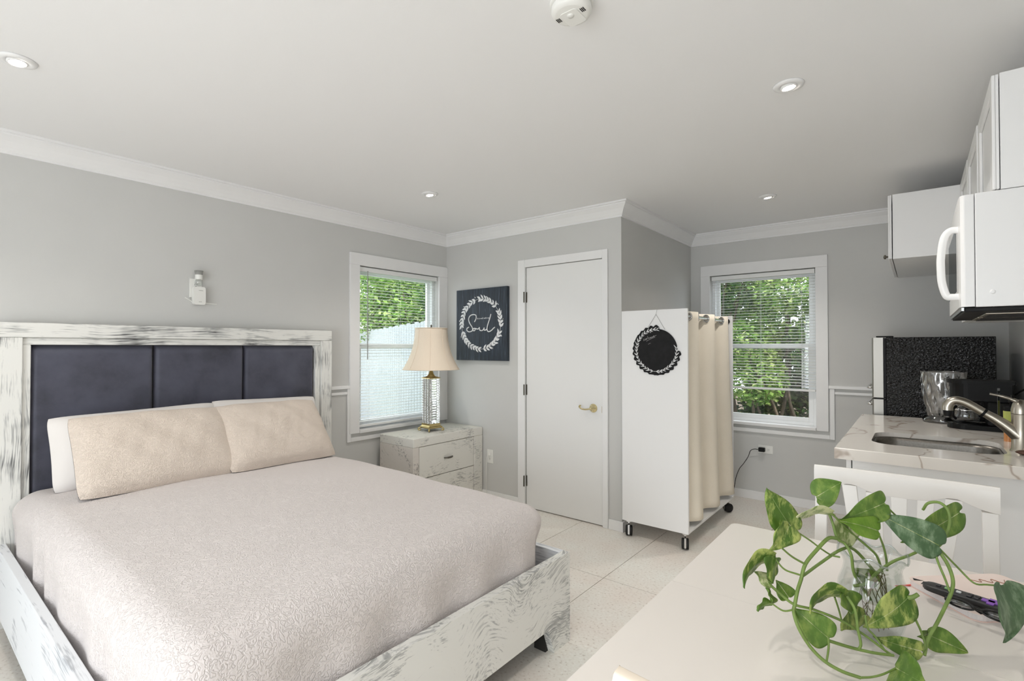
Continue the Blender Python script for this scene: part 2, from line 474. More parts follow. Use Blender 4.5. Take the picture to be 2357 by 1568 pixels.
M['soil'] = plain('leaf_litter', srgb(84,70,54), .95, noise=.45, nscale=14)
M['paving'] = plain('patio_paving', srgb(170,170,170), .9, noise=.06, nscale=4)
M['grass'] = plain('lawn', srgb(108,132,72), .95, noise=.35, nscale=10)

# ================================================================== the setting
XL, XR, YC, YB, XA, YR, ZC = 0.0, 4.07, 3.70, 5.181, 1.857, -2.0, 2.44
floor = struct(MB().box(XL-.12, XR+.12, YR-.12, YB+.12, -.08, -.003).build('floor', M['grout']))
xs = [XL] + [2.112 + .602*k for k in range(-3, 4) if XL < 2.112 + .602*k < XR] + [XR]
ys = [YR] + [2.946 + 1.2*k for k in range(-5, 4) if YR < 2.946 + 1.2*k < YB] + [YB]
for i in range(len(xs)-1):
    for j in range(len(ys)-1):
        g = .0018
        if xs[i+1] <= XA and ys[j] >= YC: continue
        MB().box(xs[i]+g, xs[i+1]-g, ys[j]+g, ys[j+1]-g, -.0035, 0).build('floor_tile', M['floor'], floor)
struct(MB().box(XL-.12, XR+.12, YR-.12, YB+.12, ZC, ZC+.12).build('ceiling', M['ceiling']))
W1 = dict(a0=2.71, a1=3.59, z0=.69, z1=2.035)
W2 = dict(a0=2.042, a1=2.906, z0=.69, z1=2.035)
wl = MB()
wl.box(-.12, 0, YR-.12, -1.45, -.003, ZC); wl.box(-.12, 0, -.45, W1['a0'], -.003, ZC); wl.box(-.12, 0, -1.45, -.45, -.003, .75); wl.box(-.12, 0, -1.45, -.45, 1.95, ZC); wl.box(-.12, 0, W1['a1'], YC, -.003, ZC)
wl.box(-.12, 0, W1['a0'], W1['a1'], -.003, .6615); wl.box(-.12, 0, W1['a0'], W1['a1'], W1['z1'], ZC)
struct(wl.build('wall_left', M['wall']))
DX0, DX1, DZ = .966, 1.703, 2.043
wc = MB(); wc.box(-.12, DX0, YC, YC+.10, -.003, ZC); wc.box(DX1, XA, YC, YC+.10, -.003, ZC); wc.box(DX0, DX1, YC, YC+.10, DZ, ZC)
wc.box(DX0, DX1, YC+.06, YC+.10, -.003, DZ)  # unseen backing panel added behind the door to stop light leaks
struct(wc.build('wall_center', M['wall']))
struct(MB().box(XA-.10, XA, YC+.10, YB, -.003, ZC).build('wall_alcove', M['wall']))
wb = MB()
wb.box(XA-.10, W2['a0'], YB, YB+.12, -.003, ZC); wb.box(W2['a1'], XR+.12, YB, YB+.12, -.003, ZC)
wb.box(W2['a0'], W2['a1'], YB, YB+.12, -.003, .6615); wb.box(W2['a0'], W2['a1'], YB, YB+.12, W2['z1'], ZC)
struct(wb.build('wall_back', M['wall']))
struct(MB().box(XR, XR+.12, YR-.12, YB, -.003, ZC).build('wall_right', M['wall']))
wr = MB(); wr.box(0, 1.65, YR-.12, YR, -.003, ZC); wr.box(3.85, XR, YR-.12, YR, -.003, ZC); wr.box(1.65, 3.85, YR-.12, YR, 2.15, ZC); wr.box(1.65, 3.85, YR-.12, YR, -.003, .1)
struct(wr.build('wall_rear', M['wall']))

# crown moulding, mitred
CP = [(0.0, 0.0), (0.0, -.105), (.012, -.105), (.012, -.092), (.018, -.086), (.026, -.070), (.040, -.048), (.058, -.030), (.066, -.022), (.066, -.014), (.080, -.012), (.080, 0.0)]
path = [(0, YR), (0, YC), (XA, YC), (XA, YB), (XR, YB)]
nrm = [(1,0), (0,-1), (1,0), (0,-1)]
for k in range(4):
    (ax, ay), (bx, by) = path[k], path[k+1]
    n = nrm[k]
    def endpt(p, q, d):
        """corner p shared by wall k and its neighbour with normal q"""
        if q is None: return (p[0]+n[0]*d, p[1]+n[1]*d)
        return (p[0]+(n[0]+q[0])*d, p[1]+(n[1]+q[1])*d)
    A = [endpt((ax, ay), nrm[k-1] if k > 0 else None, d) + (ZC+z-.0005,) for d, z in CP]
    B = [endpt((bx, by), nrm[k+1] if k < 3 else None, d) + (ZC+z-.0005,) for d, z in CP]
    mb = MB(); L = len(CP)
    mb.add(A+B, [(i, (i+1) % L, L+(i+1) % L, L+i) for i in range(L)]); mb.add(A, [tuple(range(L))]); mb.add(B, [tuple(range(L))[::-1]])
    o = struct(mb.build('trim_%d' % (k+1), M['trim'], weld=True)); o['label'] = 'white crown moulding'
# baseboards
def baseboard(name, x0, x1, y0, y1):
    return struct(Box(name, M['trim'], None, x0, x1, y0, y1, 0.0, .075, .003))
baseboard('baseboard_left', 0, .012, YR, YC)
baseboard('baseboard_center', .012, .891, YC-.012, YC)
baseboard('baseboard_corner', 1.751, XA+.014, YC-.014, YC)
baseboard('baseboard_alcove', XA, XA+.014, YC, YB)
baseboard('baseboard_back', XA+.014, XR, YB-.013, YB)
# chair rails and the band that runs round below each window
def band(name, mb):
    return struct(mb.build(name, M['trim'], bevel=.003))
mb = MB(); mb.box(0, .022, YR, 2.619, 1.030, 1.056); mb.box(0, .012, YR, 2.60, .985, 1.006)
mb.box(0, .014, 2.60, 2.635, .60, 1.030); mb.box(0, .014, 2.635, YC-.001, .60, .634)
band('trim_5', mb)
mb = MB(); mb.box(2.995, XR, YB-.022, YB, 1.020, 1.046); mb.box(3.037, XR, YB-.012, YB, .975, .996)
mb.box(3.003, 3.037, YB-.014, YB, .60, 1.020); mb.box(XA+.001, 3.003, YB-.014, YB, .60, .634)
band('trim_6', mb)

# windows: a = coordinate along the wall, d = distance into the room
def window(name, P, w, ca0, ca1, meet):
    root = bpy.data.objects.new(name, None); COL.objects.link(root); root['kind'] = 'structure'
    a0, a1, z0, z1 = w['a0'], w['a1'], w['z0'], w['z1']
    root.location = P(a0, 0, z0); ROOT[root.name] = Vector(root.location)
    def bx(mb, A0, A1, d0, d1, Z0, Z1):
        p, q = P(A0, d0, Z0), P(A1, d1, Z1)
        mb.box(min(p[0],q[0]), max(p[0],q[0]), min(p[1],q[1]), max(p[1],q[1]), Z0, Z1)
        return mb
    cs = bx(MB(), ca0, ca1, .0005, .019, z1, 2.133); cs.build('head_casing', M['trim'], root, .002)
    bx(MB(), ca0, a0, .0005, .019, .665, z1-.0005).build('side_casing', M['trim'], root, .002)
    bx(MB(), a1, ca1, .0005, .019, .665, z1-.0005).build('side_casing', M['trim'], root, .002)
    bx(MB(), a0+.0005, a1-.0005, -.119, .030, .662, z0-.0005).build('sill', M['trim'], root, .004)
    # vinyl frame
    f = MB(); e = .03
    bx(f, a0, a0+e, -.115, -.055, z0, z1); bx(f, a1-e, a1, -.115, -.055, z0, z1); bx(f, a0+e, a1-e, -.115, -.055, z1-e, z1); bx(f, a0+e, a1-e, -.115, -.055, z0, z0+e)
    f.build('window_frame', M['vinyl'], root, .002)
    # sashes
    def sash(nm, Z0, Z1, d0, d1, t):
        s = MB()
        bx(s, a0+e, a0+e+t, d0, d1, Z0, Z1); bx(s, a1-e-t, a1-e, d0, d1, Z0, Z1)
        bx(s, a0+e+t, a1-e-t, d0, d1, Z1-t, Z1); bx(s, a0+e+t, a1-e-t, d0, d1, Z0, Z0+t)
        so = s.build(nm, M['vinyl'], root, .002)
        g = bx(MB(), a0+e+t, a1-e-t, (d0+d1)/2-.002, (d0+d1)/2+.002, Z0+t, Z1-t)
        g.build('pane', M['glass'], so)
    sash('upper_sash', meet-.02, z1-e, -.112, -.087, .032)
    sash('lower_sash', z0+e, meet+.025, -.086, -.060, .036)
    return root
P1 = lambda a, d, z: (d, a, z)
P2 = lambda a, d, z: (a, YB-d, z)
window('window_1', P1, W1, 2.62, YC-.001, 1.37)
window('window_2', P2, W2, 1.957, 2.994, 1.37)
# unseen glazed doors behind the camera, added to bring daylight in
root = bpy.data.objects.new('window_3', None); COL.objects.link(root); root['kind'] = 'structure'; root.location = (1.65, YR, .1); ROOT[root.name] = Vector(root.location)
for k in range(2):
    x0 = 1.65 + k*1.1
    fr = MB(); fr.box(x0, x0+.06, YR-.08, YR-.03, .1, 2.15); fr.box(x0+1.04, x0+1.1, YR-.08, YR-.03, .1, 2.15); fr.box(x0+.06, x0+1.04, YR-.08, YR-.03, .1, .2); fr.box(x0+.06, x0+1.04, YR-.08, YR-.03, 2.05, 2.15)
    fo = fr.build('window_frame', M['vinyl'], root, .003)
    MB().box(x0+.06, x0+1.04, YR-.058, YR-.052, .2, 2.05).build('pane', M['glass'], fo)

root = bpy.data.objects.new('window_4', None); COL.objects.link(root); root['kind'] = 'structure'; root.location = (-.06, -.95, .75); ROOT[root.name] = Vector(root.location)
f4 = MB(); f4.box(-.10, -.05, -1.45, -1.40, .75, 1.95); f4.box(-.10, -.05, -.50, -.45, .75, 1.95); f4.box(-.10, -.05, -1.40, -.50, .75, .80); f4.box(-.10, -.05, -1.40, -.50, 1.90, 1.95); f4.box(-.10, -.05, -1.40, -.50, 1.33, 1.37)
fo = f4.build('window_frame', M['vinyl'], root, .003)
MB().box(-.078, -.074, -1.40, -.50, .80, 1.33).build('pane', M['glass'], fo); MB().box(-.078, -.074, -1.40, -.50, 1.37, 1.90).build('pane', M['glass'], fo)
# blinds
def blind(label, P, w, bottom, pitch, tilt, wand_a, width=.036):
    a0, a1, z1 = w['a0']+.008, w['a1']-.008, w['z1']-.006
    dc = -.028
    root = thing('window_blind', label, 'blind', P((a0+a1)/2, dc, bottom), 'white horizontal window blinds')
    def bx(A0, A1, d0, d1, Z0, Z1):
        p, q = P(A0, d0, Z0), P(A1, d1, Z1)
        return MB().box(min(p[0],q[0]), max(p[0],q[0]), min(p[1],q[1]), max(p[1],q[1]), Z0, Z1)
    bx(a0, a1, dc-.022, dc+.022, z1-.038, z1).build('headrail', M['slat'], root, .003)
    bx(a0, a1, dc-.018, dc+.018, bottom, bottom+.018).build('bottom_rail', M['slat'], root, .004)
    # one slat, then shared copies
    c, s_ = cos(radians(tilt)), sin(radians(tilt)); h = width/2
    zt = z1 - .055
    def slat_fn(u, v):
        q = (v-.5)*2; dd = h*q; up = .0028*(1-q*q)
        return Vector(P(a0 + (a1-a0)*u, dc + dd*c - up*s_, zt + dd*s_ + up*c))
    s0 = MB().grid(slat_fn, 1, 4).build('slat', M['slat'], root)
    n = int((zt - bottom - .03)/pitch)
    for k in range(1, n+1):
        c_ = s0.copy(); COL.objects.link(c_); c_.parent = root; c_.location = (0, 0, -pitch*k)
    for f in (.12, .5, .88):
        for dd in (-h, h):
            a = a0 + (a1-a0)*f
            MB().tube([P(a, dc+dd*1.03, bottom+.018), P(a, dc+dd*1.03, z1-.038)], .0008, 4).build('ladder_cord', M['slat'], root)
    if wand_a:
        MB().tube([P(wand_a, dc+.024, z1-.03), P(wand_a, dc+.026, 1.26)], .004, 6).build('tilt_wand', M['plastic_grey'], root)
    return root
blind('white slatted blind lowered to the sill behind the table lamp', P1, W1, .705, .0255, -4, 2.80, .029)
blind('white slatted blind half raised beside the cream curtain', P2, W2, .985, .0255, -8, None, .029)

# door
d1 = struct(MB().box(DX0+.004, DX1-.004, YC+.006, YC+.045, .008, DZ-.004).build('door_1', M['door']))
d1['label'] = 'plain white flush door'
cs = MB(); cs.box(.891, DX0-.0005, YC-.016, YC-.0005, 0, 2.108); cs.box(DX1+.0005, 1.749, YC-.016, YC-.0005, 0, 2.108); cs.box(DX0-.0005, DX1+.0005, YC-.016, YC-.0005, DZ, 2.108)
o = struct(cs.build('trim_7', M['trim'], bevel=.004)); o['label'] = 'white door casing'
for z in (1.788, 1.002, .231):
    h = MB(); h.tube([(.962, YC-.020, z-.045), (.962, YC-.020, z+.045)], .006, 8); h.box(.9665, .978, YC+.002, YC+.0055, z-.044, z+.044)
    h.build('hinge', M['pewter'], d1)
hd = MB(); hd.lathe([(.034, 0), (.034, .004), (.028, .010), (.024, .012), (.022, .018), (.012, .022), (.011, .045), (1e-5, .048)], (1.616, YC+.006, .893), 24, (0,-1,0))
hd.tube(catmull([(1.616, YC-.036, .893), (1.585, YC-.040, .886), (1.555, YC-.040, .884), (1.53, YC-.040, .890), (1.517, YC-.040, .902), (1.522, YC-.040, .911), (1.531, YC-.040, .909)]), .0062, 8)
hd.build('door_handle', M['brass'], d1, label='polished brass lever handle')
MB().box(1.7005, 1.7025, YC-.0175, YC-.0165, .865, .915).build('strike_plate', M['brass'], d1)

# ================================================================== ceiling fixtures
def downlight(x, y, label, power=18):
    r = thing('recessed_downlight', label, 'ceiling light', (x, y, ZC), 'recessed ceiling lights')
    MB().lathe([(.030, -.004), (.036, -.010), (.046, -.010), (.056, -.006), (.058, -.0005), (.044, -.0005), (.032, -.002)], (x, y, ZC), 32).build('trim_ring', M['trim'], r)
    ax = Vector((.12, .08, -1)).normalized()
    MB().lathe([(.030, -.004), (.031, .004), (.027, .008), (.025, .006)], (x, y, ZC-.006), 24, ax).build('gimbal', M['trim'], r)
    MB().lathe([(.0265, .0045), (.02, .0075), (1e-5, .008)], (x, y, ZC-.006), 24, ax).build('bulb', M['bulb'], r)
    d = bpy.data.lights.new('downlight_lamp', 'SPOT'); d.energy = power; d.color = (1, .94, .87); d.spot_size = radians(125); d.spot_blend = .9; d.shadow_soft_size = .03
    o = bpy.data.objects.new('downlight_lamp', d); COL.objects.link(o); o.parent = r; o.location = (0, 0, -.028)
    return r
downlight(.946, .571, 'lit recessed ceiling light over the near side of the bed')
downlight(.909, 2.66, 'lit recessed ceiling light nearest the lamp window')
downlight(3.166, 2.579, 'lit recessed ceiling light over the dining table')
downlight(2.746, 4.206, 'lit recessed ceiling light over the rolling wardrobe', 22)
downlight(3.10, .30, 'lit recessed ceiling light behind the dining table')

sd = thing('smoke_detector', 'round white smoke detector on the ceiling', 'smoke detector', (2.735, 1.598, ZC))
c = (2.735, 1.598, ZC)
MB().lathe([(.068, -.0005), (.068, -.010), (.066, -.012), (1e-5, -.012)], c, 40).build('mounting_plate', M['plastic'], sd)
MB().lathe([(.058, -.012), (.0585, -.016)], c, 40).build('gap_ring', M['dark'], sd)
MB().lathe([(.062, -.016), (.063, -.030), (.060, -.036), (.050, -.0405), (.0480, -.041), (1e-5, -.0415)], c, 40).build('cover', M['plastic'], sd)
mb = MB(); mb.prism(rounded_rect(c[0]-.030, c[0]+.030, c[1]-.026, c[1]+.046, .012), 'z', ZC-.0435, ZC-.041); mb.build('battery_door', M['plastic'], sd)
MB().lathe([(.011, -.0435), (.010, -.0465), (1e-5, -.047)], (c[0], c[1]-.005, ZC), 20).build('test_button', M['plastic'], sd)
for sx, a in ((-1, .5), (1, .5)):
    for k in range(3):
        x = c[0] + sx*(.038 + .005*k); y = c[1] - .004
        MB().box(x-.0012, x+.0012, y-.009, y+.009, ZC-.0425, ZC-.0405).build('vent_slot', M['dark'], sd)

# ================================================================== bed
BY0, BY1 = .620, 2.281
bed = thing('bed_frame', 'large bed frame in streaky whitewashed wood with three dark upholstered headboard panels', 'bed', (1.2, 1.45, 0))
HY0, HY1, HZ = .605, 2.405, 1.487
# headboard: posts, top rail, inner moulding, panels
Box('headboard_post', M['ww_z'], bed, .025, .105, HY0, .705, 0, 1.412, .004)
Box('headboard_post', M['ww_z'], bed, .025, .105, 2.318, HY1, 0, 1.412, .004)
Box('headboard_top_rail', M['ww_y'], bed, .025, .105, HY0, HY1, 1.4125, HZ, .005)
Box('headboard_back', M['dark'], bed, .025, .040, .705, 2.318, .20, 1.412)
Box('headboard_moulding', M['ww_y'], bed, .030, .088, .705, 2.318, 1.376, 1.412, .004)
Box('headboard_moulding', M['ww_z'], bed, .030, .088, .705, .737, .30, 1.3755, .004)
Box('headboard_moulding', M['ww_z'], bed, .030, .088, 2.278, 2.318, .30, 1.3755, .004)
for a, b_ in ((.738, 1.268), (1.272, 1.777), (1.781, 2.277)):
    def pf(u, v, a=a, b_=b_):
        q = lambda t: min(1, (1-abs(2*t-1))/.07)
        e = min(1, sqrt(max(0, 1-(1-q(u))**2)))*min(1, sqrt(max(0, 1-(1-min(1, (1-abs(2*v-1))/.04))**2)))
        return Vector((.042 + .036*e + .003*sin(9*u+4*v)*e, a + (b_-a)*u, .32 + (1.374-.32)*v))
    MB().grid(pf, 40, 40).build('upholstered_panel', M['velvet'], bed, label='dark slate upholstered headboard panel')
# rails
Box('side_rail', M['ww_x'], bed, .105, 2.262, BY0, BY0+.034, .10, .41, .003)
Box('side_rail', M['ww_x'], bed, .105, 2.262, BY1-.034, BY1, .10, .41, .003)
# footboard with slanted legs cut in one board
fb = [(BY0, 0), (BY0+.13, 0), (BY0+.176, .12), (BY1-.176, .12), (BY1-.13, 0), (BY1, 0), (BY1, .41), (BY0, .41)]
mb = MB(); mb.prism(fb, 'x', 2.2625, 2.297)
mb.build('footboard', M['ww_foot'], bed, .003)
Box('leg', M['dark'], bed, 2.20, 2.262, BY1-.15, BY1-.036, 0, .11)
Box('leg', M['dark'], bed, 2.20, 2.262, BY0+.036, BY0+.15, 0, .11)
Box('slat_base', M['dark'], bed, .11, 2.25, BY0+.04, BY1-.04, .14, .18)

mt = thing('mattress', 'white mattress edge showing at the near corner of the dark headboard', 'mattress', (1.15, 1.45, .18))
def slab(x0, x1, y0, y1, z0, z1, r):
    mb = MB()
    pts = rounded_rect(x0, x1, y0, y1, r, 5)
    k = 5
    prof = [(0, z0), (0, z1-.05)] + [(-.05*(1-cos(pi/2*i/k)), z1-.05+.05*sin(pi/2*i/k)) for i in range(1, k+1)]
    cx, cy = (x0+x1)/2, (y0+y1)/2
    vs = []; n = len(pts)
    for off, z in prof:
        for (x, y) in pts:
            dx, dy = x-cx, y-cy
            vs.append((x + off*(1 if dx > 0 else -1), y + off*(1 if dy > 0 else -1), z))
    fs = [(i*n+j, i*n+(j+1) % n, (i+1)*n+(j+1) % n, (i+1)*n+j) for i in range(len(prof)-1) for j in range(n)]
    mb.add(vs, fs, True); mb.add(vs[-n:], [tuple(range(n))]); mb.add(vs[:n], [tuple(range(n))[::-1]])
    return mb
slab(.112, 2.16, .70, 2.20, .181, .615, .05).build('mattress_body', M['sheet'], mt)

# bedspread: one cloth over the mattress, down inside the rails
def spread_pt(u, v):
    X0, X1, Y0, Y1, r = .125, 2.14, .776, 2.10, .112
    A = X1-X0; ex_max = .40; ey_max = .40
    a = u*(A+ex_max); b_ = -ey_max + v*((Y1-Y0)+2*ey_max)
    ex = max(0, a-A); x = X0 + min(a, A)
    if b_ < 0: ey = -b_; y = Y0; sy = -1
    elif b_ > Y1-Y0: ey = b_-(Y1-Y0); y = Y1; sy = 1
    else: ey = 0; y = Y0+b_; sy = 0
    e = hypot(ex, ey)
    q = r*pi/2
    if e < q: off = r*sin(e/r); drop = r*(1-cos(e/r))
    else: off = r; drop = r + min(e, ex_max)-q
    if e > 1e-6:
        x += off*ex/e; y += sy*off*ey/e
    crown = .022*(1-((y-1.45)/.78)**2) + .012*(1-((x-1.1)/1.1)**2)
    top = .640 + max(-.02, crown)
    z = top - drop
    # soft unevenness and tucked folds on the hanging sides
    w = .004*sin(5.1*x+1.3*y)*cos(4.2*y-2*x) + .002*sin(13*x)*sin(11*y)
    z += w
    hang = max(0, min(1, (drop-r*.5)/.12))
    if sy != 0:
        y += sy*(-.012 + .012*sin(x*21+1.2*sin(x*7)))*hang*(1.0 if x < 1.0 else .5)
    if ex > 0: x += (-.008 + .008*sin(y*23))*hang
    if sy == 1 and ex > 0 and hang > 0: x -= .02*hang; y -= .02*hang
    return Vector((x, y, max(z, .30)))
sp = MB().grid(spread_pt, 150, 150).build('bedspread', M['spread'])
single(sp, 'pale quilted bedspread with embossed scrollwork covering the bed', 'bedspread')

# pillows
def pillow(name, label, cat, mat, base, width, height, thick, lean, yaw=0, flange=0, sag=.0, seed=0, group=None, back=None, tiltdeg=0):
    bx, by, bz = base
    a = radians(lean); yw = radians(yaw); td = radians(tiltdeg)
    wy = Vector((-sin(yw), cos(yw), 0))
    up = Vector((-sin(a), 0, cos(a)))
    wy, up = wy*cos(td)+up*sin(td), up*cos(td)-wy*sin(td)
    nrm_ = wy.cross(up).normalized()
    if nrm_.x < 0: nrm_ = -nrm_
    rnd = random.Random(seed); ph = [rnd.uniform(0, 6.28) for _ in range(6)]
    def surf(side):
        def f(u, v):
            p, q = 2*u-1, 2*v-1
            k = 1-flange
            pp, qq = min(1, abs(p)/k), min(1, abs(q)/(1-flange*width/height))
            t = (max(0, 1-pp**5)**.5)*(max(0, 1-qq**4)**.5)*(1-.18*pp*pp-.18*qq*qq)
            pin = .06*(p*p)*(q*q)
            w = p*(1-.02*(1-q*q)-.03*q**8)*width/2
            h = (q*(1-.02*(1-p*p)-.04*p**8)+1)*height/2
            bump_ = .007*sin(5*p+ph[0])*sin(4*q+ph[1]) + .004*sin(11*p+7*q+ph[2]) + .003*sin(23*p-6*q+ph[3])*(1-abs(q))
            d = side*(thick/2*t + .002) + (bump_*t)
            sg = -sag*(1-abs(p))*max(0, q)
            return Vector((bx, by, bz)) + wy*w + up*(h+sg) + nrm_*d
        return f
    mb = MB(); mb.grid(surf(1), 28, 22)
    o = mb
    if back is None:
        mb.grid(surf(-1), 28, 22)
        r = mb.build(name, mat)
        return single(r, label, cat, group)
    rt = thing(name, label, cat, base, group)
    mb.build('quilted_face', mat, rt)
    MB().grid(surf(-1), 28, 22).build('plain_back', back, rt)
    return rt
pillow('pillow', 'white cotton pillow against the headboard, peeking out at the near end', 'pillow', M['sheet'], (.300, 1.175, .655), .77, .385, .17, 19, -2, seed=1, group='bed pillows', tiltdeg=1.5)
pillow('pillow', 'white cotton pillow against the headboard, mostly hidden by the far sham', 'pillow', M['sheet'], (.290, 1.870, .660), .70, .385, .17, 19, 2, seed=2, group='bed pillows', tiltdeg=-2)
pillow('pillow_sham', 'beige quilted pillow sham at the near side of the bed', 'pillow', M['sham'], (.615, 1.185, .662), .73, .460, .17, 40, 2, .0, seed=3, group='beige pillow shams', back=M['sham_back'], tiltdeg=-1)
pillow('pillow_sham', 'beige quilted pillow sham at the window side of the bed', 'pillow', M['sham'], (.628, 1.795, .664), .66, .465, .17, 42, 2, .0, seed=4, group='beige pillow shams', back=M['sham_back'], tiltdeg=-1)

# ================================================================== nightstand and lamp
ns = thing('nightstand', 'whitewashed nightstand with drawers under the crystal lamp', 'nightstand', (.27, 3.305, 0))
NX0, NX1, NY0, NY1, NZ = .060, .482, 2.880, 3.690, .640
Box('top', M['ww_night'], ns, NX0, NX1, NY0, NY1, NZ-.070, NZ, .004)
Box('side_panel', M['ww_night_side'], ns, NX0, NX1, NY0, NY0+.060, 0, NZ-.0705, .003)
Box('side_panel', M['ww_night'], ns, NX0, NX1, 3.580, NY1, 0, NZ-.0705, .003)
Box('back_panel', M['ww_night_side'], ns, NX0, NX0+.012, NY0+.0605, 3.5795, 0, NZ-.0705)
Box('plinth', M['ww_night'], ns, NX1-.05, NX1-.008, NY0+.0605, 3.5795, 0, .055)
for z0, z1 in ((.060, .308), (.314, .566)):
    dr = Box('drawer', M['ww_night'], ns, NX1-.40, NX1-.003, NY0+.064, 3.576, z0, z1, .002)
    zc = (z0+z1)/2
    MB().tube(catmull([(NX1-.003, 3.215, zc), (NX1+.014, 3.228, zc), (NX1+.020, 3.262, zc), (NX1+.014, 3.296, zc), (NX1-.003, 3.309, zc)]), [.005]*8+[.008]*9+[.005]*8, 8).build('handle', M['pewter'], dr, label='dark pewter bow handle')

LX, LY, LZ = .265, 3.262, NZ
lm = thing('table_lamp', 'crystal table lamp with cream bell shade on the nightstand', 'lamp', (LX, LY, LZ))
ang = radians(45-6)
dirs = [Vector((cos(ang+k*pi/2), sin(ang+k*pi/2), 0)) for k in range(4)]
for dv in dirs:
    fp = Vector((LX, LY, LZ)) + dv*.095
    mb = MB(); mb.tube(catmull([fp - dv*.035 + Vector((0,0,.030)), fp - dv*.01 + Vector((0,0,.028)), fp + dv*.012 + Vector((0,0,.020)), fp + dv*.014 + Vector((0,0,.008)), fp + Vector((0,0,.006)), fp - dv*.006 + Vector((0,0,.013))]), .0062, 8)
    mb.build('foot', M['brass_old'], lm)
def sq_lathe(prof, c, rot):
    mb = MB(); vs = []
    for r, h in prof:
        for k in range(4):
            a = rot + k*pi/2
            vs.append((c[0]+r*cos(a), c[1]+r*sin(a), c[2]+h))
    fs = [(i*4+k, i*4+(k+1) % 4, (i+1)*4+(k+1) % 4, (i+1)*4+k) for i in range(len(prof)-1) for k in range(4)]
    mb.add(vs, fs); mb.add(vs[:4], [(3,2,1,0)]); mb.add(vs[-4:], [(0,1,2,3)])
    return mb
sq_lathe([(.092, .024), (.100, .030), (.100, .038), (.086, .044), (.080, .052), (.082, .056), (.082, .066)], (LX, LY, LZ), ang).build('base', M['brass_old'], lm, .002)
# cut crystal column: square with fluted faces and rows of facets
pts = []
def col_pt(k, n, h, row):
    t = k/n*4; sd_ = int(t) % 4; f = t-int(t)
    r = .074
    a0, a1 = ang+sd_*pi/2, ang+(sd_+1)*pi/2
    p = Vector((cos(a0), sin(a0), 0))*r*(1-f) + Vector((cos(a1), sin(a1), 0))*r*f
    nn = Vector((cos((a0+a1)/2), sin((a0+a1)/2), 0))
    return Vector((LX, LY, LZ)) + p + nn*(.006*abs(sin(f*3*pi)) + (.003 if row % 2 else 0)) + Vector((0, 0, h))
n = 48; rows = 37; vs = []
for i in range(rows):
    for k in range(n): vs.append(col_pt(k, n, .0665 + i*(.452-.0665)/(rows-1), i))
fs = [(i*n+k, i*n+(k+1) % n, (i+1)*n+(k+1) % n, (i+1)*n+k) for i in range(rows-1) for k in range(n)]
mb = MB(); mb.add(vs, fs); mb.add(vs[:n], [tuple(range(n))[::-1]]); mb.add(vs[-n:], [tuple(range(n))])
mb.build('crystal_column', M['crystal'], lm, label='clear cut crystal column')
sq_lathe([(.082, .4525), (.082, .458), (.060, .466)], (LX, LY, LZ), ang).build('cap', M['brass_old'], lm, .001)
MB().lathe([(.050, .4665), (.034, .474), (.022, .490), (.015, .515), (.013, .545), (.012, .62)], (LX, LY, LZ), 24).build('neck', M['brass_old'], lm)
prof = [(.243-.105*(1-(1-t)**2.2) , .532+.355*t) for t in [i/16 for i in range(17)]]
def shade_r(th, s): return 1 - .018*abs(sin(th*4))**6*0 - .012*(abs(cos(th*4))**8)
mb = MB(); outer = [(r, h) for r, h in prof]; inner = [(r-.003, h) for r, h in prof][::-1]
mb.lathe(outer + inner, (LX, LY, LZ), 64, rfun=lambda th, s: 1 - .010*(1-abs(sin(th*4))**.5))
mb.f = mb.f[:-2]; mb.sm = mb.sm[:-2]
sh = mb.build('lamp_shade', M['shade'], lm)
for r, h in (prof[0], prof[-1]):
    MB().tube([(LX+r*cos(2*pi*k/48), LY+r*sin(2*pi*k/48), LZ+h) for k in range(48)], .004, 6, closed=True).build('rim_tape', M['shade'], sh)
for k in range(8):
    th = pi/8*0 + k*pi/4
    MB().tube([(LX+(r+.0015)*.992*cos(th), LY+(r+.0015)*.992*sin(th), LZ+h) for r, h in prof], .0016, 5).build('seam', M['shade'], sh)
MB().tube([(LX-.135, LY, LZ+.883), (LX+.135, LY, LZ+.883)], .002, 6).tube([(LX, LY-.135, LZ+.883), (LX, LY+.135, LZ+.883)], .002, 6).tube([(LX, LY, LZ+.62), (LX, LY, LZ+.895)], .003, 6).build('harp', M['brass_old'], lm)
MB().lathe([(.004, .886), (.010, .896), (.006, .904), (.009, .912), (1e-5, .922)], (LX, LY, LZ), 16).build('finial', M['pewter'], lm)

# ================================================================== wall fittings
def outlet(P, label, horizontal=False, sockets=2, name='wall_outlet'):
    """P(a, d, z): a along the wall, d into the room; centred on 0"""
    r = thing(name, label, 'outlet', P(0, 0, 0), 'wall outlets')
    hw, hh = (.035, .060) if not horizontal else (.060, .035)
    def bx(a0, a1, d0, d1, z0, z1):
        p, q = P(a0, d0, z0), P(a1, d1, z1)
        return MB().box(min(p[0],q[0]), max(p[0],q[0]), min(p[1],q[1]), max(p[1],q[1]), min(p[2],q[2]), max(p[2],q[2]))
    bx(-hw, hw, .0005, .006, -hh, hh).build('cover_plate', M['plastic'], r, .002)
    for s in (-1, 1):
        if horizontal: ca, cz = s*.020, 0
        else: ca, cz = 0, s*.020
        so = bx(ca-.014, ca+.014, .006, .008, cz-.014, cz+.014).build('socket', M['plastic'], r, .001)
        mb = MB()
        for da in (-.006, .006):
            if horizontal: t = bx(ca-.004, ca+.004, .008, .0084, cz+da-.001, cz+da+.001)
            else: t = bx(ca+da-.001, ca+da+.001, .008, .0084, cz-.001, cz+.007)
            mb.add(t.v, t.f)
        t = bx(ca-.002, ca+.002, .008, .0084, cz-.010, cz-.006) if not horizontal else bx(ca+.007, ca+.011, .008, .0084, cz-.002, cz+.002)
        mb.add(t.v, t.f)
        mb.build('slots', M['dark'], so)
    return r
